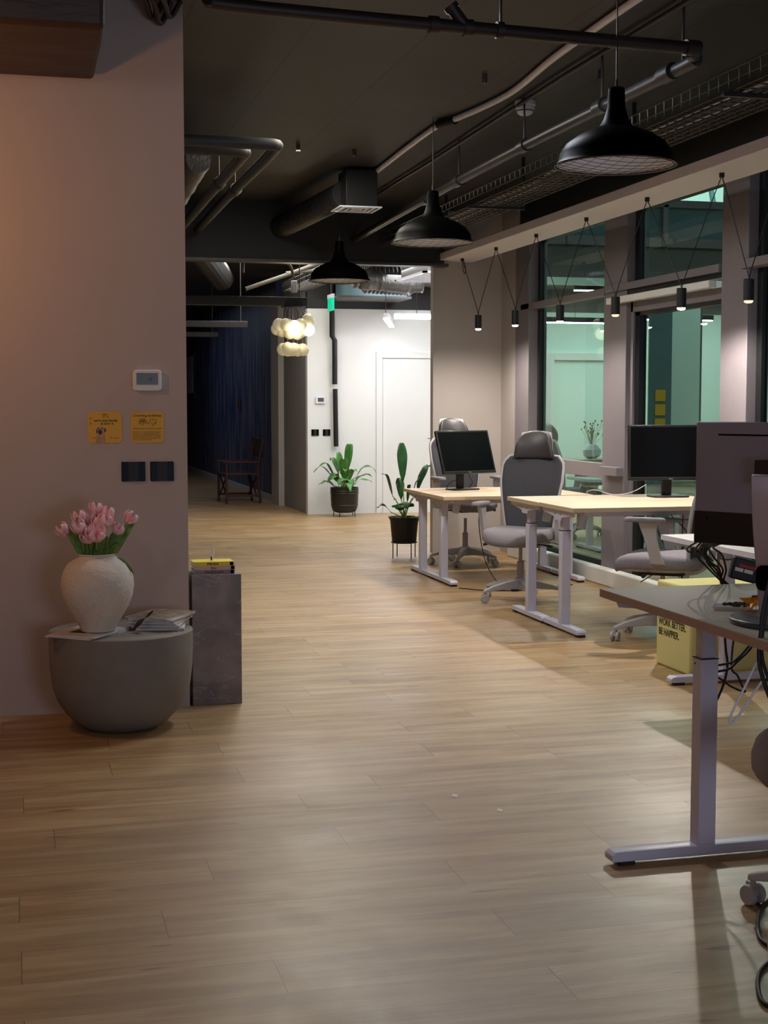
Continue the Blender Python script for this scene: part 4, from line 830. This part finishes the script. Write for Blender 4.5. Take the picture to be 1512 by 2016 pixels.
# ------------------------------------------------------------------ desks
def desk(label, loc, rz, L_, D_, h, topm, edge, ins=.13, fl=.325):
    t = thing('standing_desk', label, 'desk', loc, rz, 'white framed standing desks')
    # local: x along the long side from 0, y 0..D
    MB().box(0, L_, 0, D_, h-.003, h).build('tabletop', M[topm], t, smooth=False)
    MB().box(0, L_, 0, D_, h-.026, h-.003).build('edge_band', M[edge], t, smooth=False)
    for x in (ins, L_-ins):
        lg = MB().box(x-.03, x+.03, D_/2-.03, D_/2+.03, .045, .648).build('leg', M['white_metal'], t, bevel=.003)
        MB().box(x-.024, x+.024, D_/2-.024, D_/2+.024, .648, h-.045).build('upper_column', M['white_metal'], lg, bevel=.002)
        MB().box(x-.0305, x+.0305, D_/2-.0305, D_/2+.0305, .6455, .650).build('collar', M['black_matt'], lg)
        MB().lathe([(.003, 0), (.003, .002)], n=10, mtx=T(x-.012, D_/2-.03, .628) @ Matrix.Rotation(PI/2, 4, 'X')).build('screw', M['black_matt'], lg)
        ft = MB().rings([[Vector((x-.031, y, z0)), Vector((x+.031, y, z0)), Vector((x+.031, y, z1)), Vector((x-.031, y, z1))] for y, z0, z1 in ((D_/2-fl, .016, .034), (D_/2-fl+.015, .014, .046), (D_/2+fl-.015, .014, .046), (D_/2+fl, .016, .034))]).build('foot', M['white_metal'], t, bevel=.003)
        [MB().box(x-.025, x+.025, D_/2+q_-.025, D_/2+q_+.025, 0, .014).build('glide', M['black_matt'], ft) for q_ in (-.27, .27)]
        bk = MB().poly([Vector((x-.05 if x < L_/2 else x+.046, y, z)) for y, z in ((.02, h-.027), (D_-.02, h-.027), (D_-.03, h-.05), (D_-.14, h-.062), (D_/2+.06, h-.075), (D_/2+.05, h-.095), (D_/2-.05, h-.095), (D_/2-.06, h-.075), (.14, h-.062), (.03, h-.05))], .004, Vector((1, 0, 0)))
        bk.box(x-.048, x+.048, D_/2-.05, D_/2+.05, h-.075, h-.027); bk = bk.build('bracket', M['white_metal'], t, smooth=False)
        for dy in (-.045, .045): MB().lathe([(.005, 0), (.005, .002)], n=10, mtx=T(x-.05, D_/2+dy, h-.055) @ Matrix.Rotation(-PI/2, 4, 'Y')).build('bolt', M['pipe_grey'], bk)
    MB().box(.15, L_-.15, D_/2-.13, D_/2-.10, h-.067, h-.027).box(.15, L_-.15, D_/2+.10, D_/2+.13, h-.067, h-.027).build('frame_rail', M['white_metal'], t)
    mt = MB().lathe([(.022, 0), (.03, .006), (.032, .12), (.028, .13)], n=20, mtx=T(.24, D_/2+.17, h-.17) @ Matrix.Rotation(math.radians(14), 4, 'Y')).build('motor_housing', M['lamp_white'], t)
    return t
desk('oak-topped standing desk, front one of the far pair', (3.26, 10.75, 0), 0, 1.27, .60, .72, 'top_wood', 'oak_edge', .09, .30)
desk('oak-topped standing desk, rear one of the far pair, under the chair', (3.26, 11.36, 0), 0, 1.27, .60, .72, 'top_wood', 'oak_edge', .09, .30)
desk('oak-topped standing desk, front one of the middle pair', (3.315, 8.17, 0), 0, 1.28, .60, .81, 'top_wood', 'oak_edge', .065, .298)
desk('oak-topped standing desk, rear one of the middle pair with the monitor', (3.305, 8.775, 0), 0, 1.28, .595, .81, 'top_wood', 'oak_edge', .07, .297)
# long side toward the camera: rotate -90 so local x -> -y, local y -> +x
desk('pale standing desk nearest the camera at the right edge', (1.797, 4.20, 0), -PI/2, 1.40, .62, .862, 'top_grey', 'table_edge')
desk('white standing desk behind the near one, yellow pouf beneath', (3.25, 6.80, 0), -PI/2, 1.35, .64, .772, 'top_white', 'shelf_white')
desk('dim standing desk imitating a reflection in the left glass bay', (5.4, 12.9, 0), 0, 1.27, .60, .72, 'top_white', 'shelf_white')  # solid desk placed behind the glass to imitate a reflected one
desk('raised dim desk farther back, imitating a reflection in the left glass bay, with dried flowers', (5.3, 13.65, 0), 0, 1.27, .60, .885, 'top_grey', 'table_edge')  # second solid desk imitating the reflected table band
# monitor (faces -y)
def monitor(label, loc, rz, w_, h_, zc, tilt, stand_y=.07):
    t = thing('monitor', label, 'monitor', loc, rz, 'black desktop monitors')
    m_ = T(0, 0, zc) @ Matrix.Rotation(math.radians(tilt), 4, 'X')
    scr = MB().box(-w_/2, w_/2, -.012, .014, -h_/2, h_/2).box(-w_/2+.04, w_/2-.04, .014, .035, -h_/2+.04, h_/2-.06).build('housing', M['bezel'], t, bevel=.004, mtx=m_)
    MB().box(-w_/2+.016, w_/2-.016, -.0128, -.012, -h_/2+.024, h_/2-.016).build('screen', M['screen'], t, mtx=m_)
    text_mesh('logo', 'DELL', .012, m_ @ T(0, -.0125, -h_/2+.007) @ FRONT, M['silver'], t, .0004, 'CENTER', 1.2, .0003)
    MB().box(-w_/2, w_/2, -.0135, -.0122, -h_/2+.020, -h_/2+.0225).build('chin_strip', M['pipe_grey'], t, mtx=m_)
    MB().box(-.035, .035, stand_y-.01, stand_y+.02, .012, zc+.03).box(-.03, .03, .02, stand_y, zc-.05, zc+.05).build('stand_neck', M['black_matt'], t, bevel=.006)
    MB().poly(rect_ring(0, stand_y-.03, 0, .135, .10, 40, 5), .012).build('stand_base', M['black_matt'], t, bevel=.003)
    return t
monitor('black monitor leaning askew on the far desk pair', (3.71, 11.60, .72), math.radians(20), .565, .385, .325, -19)
monitor('black monitor facing the camera on the middle desk pair', (4.375, 9.02, .81), math.radians(-6), .61, .385, .31, -2)
# near monitor, back toward the camera
t = thing('monitor', 'large monitor seen from behind with a silver stand on the near desk', 'monitor', (2.2, 3.8, .862), 0)
UPD = Vector((-.48, .877, 0)); a_ang = math.atan2(-.877, .48)   # panel local +x runs right and toward the camera
mm_ = T(-.107, .335, 0) @ Matrix.Rotation(a_ang, 4, 'Z')
MB().box(0, .62, 0, .012, .150, .535).build('rear_shell', M['graphite'], t, bevel=.008, mtx=mm_)
MB().box(-.001, .62, -.0015, .014, .148, .252).build('lower_panel', M['bezel'], t, bevel=.002, mtx=mm_)
MB().box(.012, .61, .012, .015, .17, .527).build('screen', M['screen'], t, mtx=mm_)
MB().box(.085, .56, -.0012, .002, .492, .497).build('vent_slot', M['black'], t, mtx=mm_)
MB().box(.045, .049, -.0025, 0, .226, .236).build('screw_hole', M['black'], t, mtx=mm_)
MB().box(.245, .36, -.05, 0, .34, .42).build('mount_block', M['black_matt'], t, bevel=.004, mtx=mm_)
MB().box(.29, .34, -.045, -.02, .012, .35).build('stand_neck', M['black_matt'], t, mtx=mm_)
MB().box(.27, .36, -.09, .02, 0, .012).build('stand_base', M['black_matt'], t, bevel=.003, mtx=mm_)
# nearer silver monitor, its screen outside the frame
t = thing('monitor', 'silver monitor stand with a round dark foot at the right edge', 'monitor', (2.04, 3.385, .862), 0)
rings = []
og = Vector((2.04, 3.385, .862))
for u, v, y in ((1496, 1232, 3.40), (1491, 1180, 3.41), (1487, 1120, 3.42), (1481, 1050, 3.44), (1478, 990, 3.455), (1478, 938, 3.465), (1480, 933.5, 3.466)):
    p = at(u, v, y)-og; d = Vector((.10, -.16, 0)); n_ = Vector((.010, .006, 0))
    rings.append([p, p+d, p+d+n_, p+n_])
nk = MB().rings(rings).build('stand_neck', M['silver'], t, bevel=.004)
hc = at(1512, 1138, 3.38)-og; dd = Vector((.10, -.16, 0)).normalized(); nn = dd.cross(Vector((0, 0, 1)))
if nn.y > 0: nn = -nn
MB().poly([hc+nn*.012+dd*.030*math.copysign(abs(math.cos(a))**.5, math.cos(a))+Vector((0, 0, .034*math.copysign(abs(math.sin(a))**.6, math.sin(a)))) for a in [2*PI*k/24 for k in range(24)]], .012, -nn).build('cable_hole', M['black'], nk)
MB().poly([Vector((-.015+.18*math.cos(a), .01+.17*math.sin(a), .0)) for a in [2*PI*k/64 for k in range(64)]], .016).build('stand_base', M['tan_glass'], t, bevel=.005)
pq = at(1478, 950, 3.465)-og+Vector((.10, -.16, 0)); MB().box(0, .02, -.45, .0, -.05, .30).build('rear_shell', M['silver'], t, bevel=.006, mtx=Matrix.Translation(pq+Vector((.02, .02, 0))))

# food tray and orange wrapper
t = thing('snack_tray', 'small white tray of dry crumbs on the near desk', 'tray', tuple(fz(1443, 1200, .862)), math.radians(-32))
MB().rings([rect_ring(0, 0, z, a, b_, 28, 6) for z, a, b_ in ((0, .052, .03), (.012, .06, .036), (.012, .056, .032), (.004, .05, .028))]).build('dish', M['wall_white'], t)
g = MB()
for k in range(16): g.sphere(Vector((rr.uniform(-.045, .045), rr.uniform(-.02, .02), .012+rr.uniform(0, .006))), rr.uniform(.003, .007), 8, (1.5, 1, .8))
tag_ = g.build('crumbs', M['crumb'], t); tag_['kind'] = 'stuff'
g = MB()
for k in range(9):
    a = rr.uniform(0, 6.28); p = fz(1480, 1203, .866)+Vector((.012*math.cos(a), .012*math.sin(a), rr.uniform(0, .02)))
    q = [p, p+Vector((rr.uniform(-.03, .03), rr.uniform(-.03, .03), rr.uniform(.01, .035))), p+Vector((rr.uniform(-.03, .03), rr.uniform(-.02, .02), rr.uniform(.01, .04)))]
    g.poly(q, .0015, Vector((0, .6, .4)))
tag(g.build('orange_wrapper', M['orange'], smooth=False), 'crumpled orange wrapper beside the snack tray', 'wrapper')

# yellow pouf
t = thing('pouf', 'pale yellow block pouf printed with two lines of black text', 'pouf', (3.45, 6.84, 0))
MB().box(0, .62, 0, .42, 0, .476).build('body', M['yellow_fabric'], t, bevel=.014, seg=3)
text_mesh('lettering', 'WORK BETTER.', .055, T(-.0008, .385, .232) @ LEFTW, M['ink'], t, .0006, 'LEFT', .86, .0006)
text_mesh('lettering', 'BE HAPPIER.', .055, T(-.0008, .385, .176) @ LEFTW, M['ink'], t, .0006, 'LEFT', .86, .0006)

# ------------------------------------------------------------------ plants
def leaf(b, base_, az, reach, hh, w_, droop, up=.35, fold=.25):
    ca, sa = math.cos(az), math.sin(az)
    def f(u, v):
        s_ = 2*u-1; r_ = reach*(up+(1-up)*v); z = hh*(1-(1-v)**2*(1-up))-droop*v*v
        ww = w_*.5*(math.sin(PI*min(v**.75, 1))**.9+.02)*s_
        wave = .012*math.sin(v*9+az*3)*abs(s_)
        return Vector((base_[0]+r_*ca-ww*sa, base_[1]+r_*sa+ww*ca, base_[2]+z-fold*abs(ww)*.8*(1 if droop > .1 else -1)+wave))
    b.grid(f, 4, 10)
def stemto(b, base_, az, reach, hh, up=.35):
    ca, sa = math.cos(az), math.sin(az); z0 = hh*(1-(1-up))
    b.tube(smooth_path([base_, (base_[0]+reach*up*.4*ca, base_[1]+reach*up*.4*sa, base_[2]+z0*.6), (base_[0]+reach*up*ca, base_[1]+reach*up*sa, base_[2]+z0)], 4), .005, 5)
t = thing('potted_plant', 'leafy green plant in a round dark pot against the far white wall', 'plant', (4.10, 17.98, 0))
MB().lathe([(.10, .05), (.15, .07), (.17, .12), (.178, .2), (.185, .38), (.178, .38), (.172, .34)], n=48, cap1=False).build('pot', M['pot'], t)
for z in (.30, .33, .145): MB().lathe([(.186 if z > .2 else .176, z), (.189 if z > .2 else .18, z+.006), (.186 if z > .2 else .177, z+.012)], n=48, cap0=False, cap1=False).build('pot_ring', M['pipe_dark'], t)
MB().lathe([(.17, .33), (.17, .345)], n=32).build('soil', M['soil'], t)
for a in (.6, 2.4, 4.1, 5.5): MB().tube([(.15*math.cos(a), .15*math.sin(a), .12), (.165*math.cos(a), .165*math.sin(a), 0)], .006, 6).build('pot_leg', M['black_matt'], t)
b = MB(); s2 = MB(); q = random.Random(11)
spec = [(.6, .14, .60, .13, .0), (2.2, .12, .50, .13, .02), (2.9, .40, .42, .13, .18), (3.2, .34, .46, .13, .14), (3.6, .26, .34, .14, .22), (-.1, .42, .46, .14, .24), (.2, .40, .26, .10, .10), (-.3, .36, .22, .12, .12), (-1.2, .20, .22, .13, .16), (-2.1, .24, .26, .14, .2), (-1.7, .12, .34, .13, .1), (-2.6, .30, .30, .14, .2), (-.8, .20, .34, .12, .1), (2.4, .22, .48, .14, .1), (.6, .12, .62, .13, .02), (-1.5, .28, .18, .12, .18), (-2.9, .38, .16, .11, .08), (4.4, .1, .45, .12, .05), (0.9, .25, .30, .12, .1)]
for az, re, hh, w_, dr_ in spec: leaf(b, (0, 0, .34), az, re, hh, w_, dr_, .38); stemto(s2, (0, 0, .34), az, re, hh, .38)
b.build('foliage', M['green'], t, solid=.0015); s2.build('stems', M['tulip_green'], t)

t = thing('potted_plant', 'tall-leaved plant in a black pot on a wire stand by the far desks', 'plant', (3.60, 13.0, 0))
t.location = (3.535, 12.95, 0)
MB().lathe([(.105, .14), (.115, .15), (.135, .36), (.155, .39), (.15, .39), (.13, .36)], n=40, cap1=False).build('pot', M['black_matt'], t)
MB().lathe([(.128, .34), (.128, .35)], n=24).build('soil', M['soil'], t)
for a in (.3, 1.87, 3.44, 5.01): MB().tube([(.125*math.cos(a), .125*math.sin(a), .16), (.125*math.cos(a), .125*math.sin(a), 0)], .005, 6).build('stand_leg', M['black_matt'], t)
MB().tube([(.125*math.cos(k*.3), .125*math.sin(k*.3), .148) for k in range(22)], .004, 5).build('stand_ring', M['black_matt'], t)
b = MB(); s2 = MB()
for az, re, hh, w_, dr_ in [(1.9, .05, .74, .115, 0), (.2, .28, .54, .14, .02), (3.3, .24, .50, .07, .04), (-.2, .16, .46, .08, .06), (3.0, .26, .19, .08, .05), (-1.6, .10, .26, .16, .12), (-2.4, .14, .24, .15, .12), (-.6, .2, .10, .12, .14), (1.8, .12, .42, .09, .02), (-1.0, .08, .38, .05, .02), (2.9, .10, .22, .05, 0)]:
    leaf(b, (0, 0, .34), az, re, hh, w_, dr_, .5, .4); stemto(s2, (0, 0, .34), az, re, hh, .5)
b.build('foliage', M['dark_green'], t, solid=.0015); s2.build('stems', M['tulip_green'], t)
# dried flowers in a white vase, solid stand-in for a reflection in the glass
t = thing('dried_flowers', 'dried pale flowers in a white vase imitating a reflection in the left glass bay', 'flowers', (5.86, 13.95, .885))
MB().lathe([(.04, 0), (.09, .03), (.10, .09), (.06, .14), (.045, .15)], n=32).build('vase', M['wall_white'], t)
g = MB(); g2 = MB()
for k in range(26):
    a = q.uniform(0, 6.28); r_ = q.uniform(.02, .13); z = q.uniform(.25, .40); g.tube([(0, 0, .12), (r_*math.cos(a), r_*math.sin(a), z)], .0015, 4); g2.sphere(Vector((r_*math.cos(a), r_*math.sin(a), z)), .011, 6)
g.build('stems', M['gypso'], t); o = g2.build('florets', M['gypso'], t); o['kind'] = 'stuff'

# ------------------------------------------------------------------ wooden chair in the dark hall
t = thing('wooden_chair', 'reddish wooden folding armchair in the dark blue hall', 'chair', (3.16, 20.95, 0), math.radians(-90+4))
WM = M['wood_red']
for x in (-.28, .28):
    for y in (-.24, .22):
        MB().tube([(x, y, 0), (x, y, .60)] if y < 0 else [(x, y+.05, 0), (x, y, .48), (x, y+.09, .96)], .018, 6).build('leg', WM, t)
    MB().box(x-.025, x+.025, -.28, .26, .60, .622).build('armrest', WM, t, bevel=.004); MB().box(x-.015, x+.015, -.24, .24, .10, .13).build('stretcher', WM, t)
MB().box(-.29, .29, -.25, .22, .42, .445).build('seat', WM, t, bevel=.005)
MB().box(-.29, .29, .28, .30, .68, .96).build('backrest', M['dark_canvas'], t, bevel=.008, mtx=Matrix.Rotation(math.radians(-1), 4, 'X'))
for y in (-.23, .22): MB().tube([(-.27, y, .10), (.27, y, .42)], .014, 6).tube([(.27, y, .10), (-.27, y, .42)], .014, 6).build('cross_brace', WM, t)

# ------------------------------------------------------------------ cables and scraps
def cable(name, pts, r, m_, label, grp=None): return tag(MB().tube(smooth_path(pts, 8), r, 7).build(name, M[m_]), label, 'cable', grp)
cable('power_cable', [(3.66, 10.98, .69), (3.62, 10.95, .5), (3.64, 10.85, .2), (3.72, 10.75, .02), (3.78, 10.62, .006), (3.62, 10.45, .006), (3.75, 10.38, .006), (4.0, 10.5, .006), (4.3, 10.6, .006)], .004, 'black_matt', 'thin black cable dropping from the far desk to the floor')
cable('power_cable', [(3.35, 10.62, .006), (3.5, 10.45, .006), (3.75, 10.37, .006), (3.9, 10.42, .006)], .004, 'black_matt', 'thin black cable lying on the floor by the far desk')
tag(MB().box(3.70, 3.76, 10.36, 10.40, 0, .022).build('cable_adapter', M['black_matt'], bevel=.004), 'small black adapter on the floor cable near the far desk', 'adapter')
cable('monitor_cable', [(3.69, 11.68, .80), (3.62, 11.70, .79), (3.58, 11.72, .735), (3.63, 11.66, .73)], .003, 'black_matt', 'thin cable curling behind the far monitor stand')
cable('monitor_cable', [(3.79, 11.62, .93), (3.76, 11.66, .86), (3.80, 11.68, .78), (3.79, 11.75, .73)], .003, 'black_matt', 'thin cable hanging at the right of the far monitor')
cable('monitor_cable', [(4.20, 9.03, .90), (4.10, 9.06, .845), (3.98, 9.1, .83), (3.88, 9.14, .86), (3.84, 9.2, .85), (3.87, 9.3, .82)], .003, 'pale_plastic', 'pale cable looping left of the middle monitor stand')
for i, (x, y) in enumerate(((4.0, 8.5), (4.1, 8.45), (4.22, 8.5))):
    cable('desk_cable', [(x, y, .74), (x+(.05, .12, -.02)[i], y-.03, .58), (x+(.18, -.05, -.01)[i], y-.02, .40), (x+(.22, -.20, 0)[i], y, .3)], .0035, 'black_matt', 'thin black cable under the middle desk, %s of three' % ('leftmost', 'middle', 'rightmost')[i], 'cables under the middle desk')
# bundle under the big monitor
bx, by = 2.13, 4.16
for i in range(6):
    dx = .012*i; k = i*1.3
    cable('monitor_cable', [(bx+dx, by-.05-.02*i, 1.03), (bx+dx-.004, by+.02, .99), (bx+.03+dx*1.5+.012*math.sin(k), by+.09, .945+.01*math.cos(k)), (bx+.10+dx, by+.13, .90), (bx+.17+.012*math.sin(k), by+.15, .845), (bx+.24+dx, by+.16, .80)], .0034, 'black_matt',
          'black cable in the tangle under the big monitor', 'cable tangle under the big monitor')
cable('monitor_cable', [(bx-.002, by-.02, 1.02), (bx-.015, by+.06, .985), (bx+.01, by+.1, .965), (bx+.07, by+.13, .96), (bx+.11, by+.13, .93)], .003, 'black_matt', 'black cable looping left of the tangle under the big monitor')
t = thing('power_brick', 'black power brick with a red and white label in the cable tangle', 'adapter', (bx+.245, by+.15, .90), math.radians(-15))
mb_ = Matrix.Rotation(math.radians(14), 4, 'Y')
MB().box(-.05, .05, -.02, .02, -.045, .03).build('body', M['black_matt'], t, bevel=.006, mtx=mb_); MB().box(-.030, .028, -.0208, -.0198, 0, .010).build('red_label', M['red_label'], t, mtx=mb_)
MB().box(-.040, -.012, -.0208, -.0198, -.016, -.004).box(-.008, .022, -.0208, -.0198, -.016, -.004).build('white_label', M['paper'], t, mtx=mb_)
t = thing('cable_adapter', 'small dark blue adapter hanging from the big monitor', 'adapter', (bx+.085, by+.13, .985)); MB().box(-.008, .010, -.01, .01, -.035, .03).build('body', M['black'], t, bevel=.003, mtx=Matrix.Rotation(math.radians(22), 4, 'Y'))
def pc(name, pts, y, r, m_, label, pre=()): return cable(name, [Vector(p) for p in pre]+[at(u, v, y) for u, v in pts], r, m_, label)
pc('desk_cable', [(1486, 1250), (1474, 1272), (1450, 1298), (1430, 1307), (1390, 1312)], 4.35, .0045, 'black_matt', 'black cable sweeping left under the near desk, upper one', [(2.38, 4.12, .838)])
pc('desk_cable', [(1490, 1250), (1478, 1276), (1452, 1302), (1432, 1318), (1390, 1324)], 4.36, .0045, 'black_matt', 'black cable sweeping left under the near desk, lower one', [(2.395, 4.13, .838)])
pc('desk_cable', [(1427, 1245), (1429, 1280), (1432, 1310), (1425, 1345), (1410, 1380), (1396, 1400)], 4.42, .0045, 'black_matt', 'black cable hanging down beside the near leg', [(2.21, 4.14, .838)])
pc('desk_cable', [(1440, 1310), (1452, 1330), (1462, 1352), (1466, 1362), (1440, 1352), (1412, 1334), (1390, 1345)], 4.6, .004, 'black_matt', 'thin black cable looping low between the two right desks', [(2.36, 4.14, .838), (2.40, 4.4, .7)])
pc('white_cable', [(1507, 1262), (1496, 1290), (1470, 1345), (1445, 1395), (1436, 1415), (1440, 1423), (1452, 1412), (1480, 1370), (1512, 1325), (1530, 1300)], 3.5, .0035, 'lamp_white', 'white cable hanging in a long loop from the near desk')
pc('desk_cable', [(1530, 1100), (1514, 1150), (1503, 1200), (1498, 1245), (1494, 1290), (1499, 1325), (1514, 1370), (1530, 1400)], 3.2, .0055, 'black_matt', 'thick black cable falling over the near desk edge')
pc('desk_cable', [(1534, 1120), (1517, 1170), (1508, 1210), (1501, 1250), (1500, 1290), (1507, 1320), (1522, 1360)], 3.21, .0045, 'black_matt', 'second black cable falling over the near desk edge')
def fc(pts, r, label): return cable('floor_cable', [EYE+(FW*2790+RT*(u-756)-UP*(v-1008))*((r-1.45)/(FW*2790+RT*(u-756)-UP*(v-1008)).z) for u, v in pts], r, 'black_matt', label)
fc([(1525, 1762), (1500, 1785), (1492, 1815), (1497, 1848), (1525, 1868)], .006, 'black cable loop on the floor at the right edge, upper loop')
fc([(1525, 1885), (1500, 1908), (1492, 1935), (1500, 1970), (1525, 1985)], .006, 'black cable loop on the floor at the right edge, lower loop')
for i, (x, y, s_) in enumerate(((1.545, 4.94, .017), (1.645, 4.72, .014))):
    tag(MB().poly([Vector((x-s_, y, .0006)), Vector((x, y-.02, .0006)), Vector((x+s_, y+.005, .0006)), Vector((x+.3*s_, y+.03, .0006))], .0008).build('paper_scrap', M['paper'], smooth=False), ('torn white scrap on the open floor, larger one', 'faint white scrap on the open floor, nearer one')[i], 'scrap')
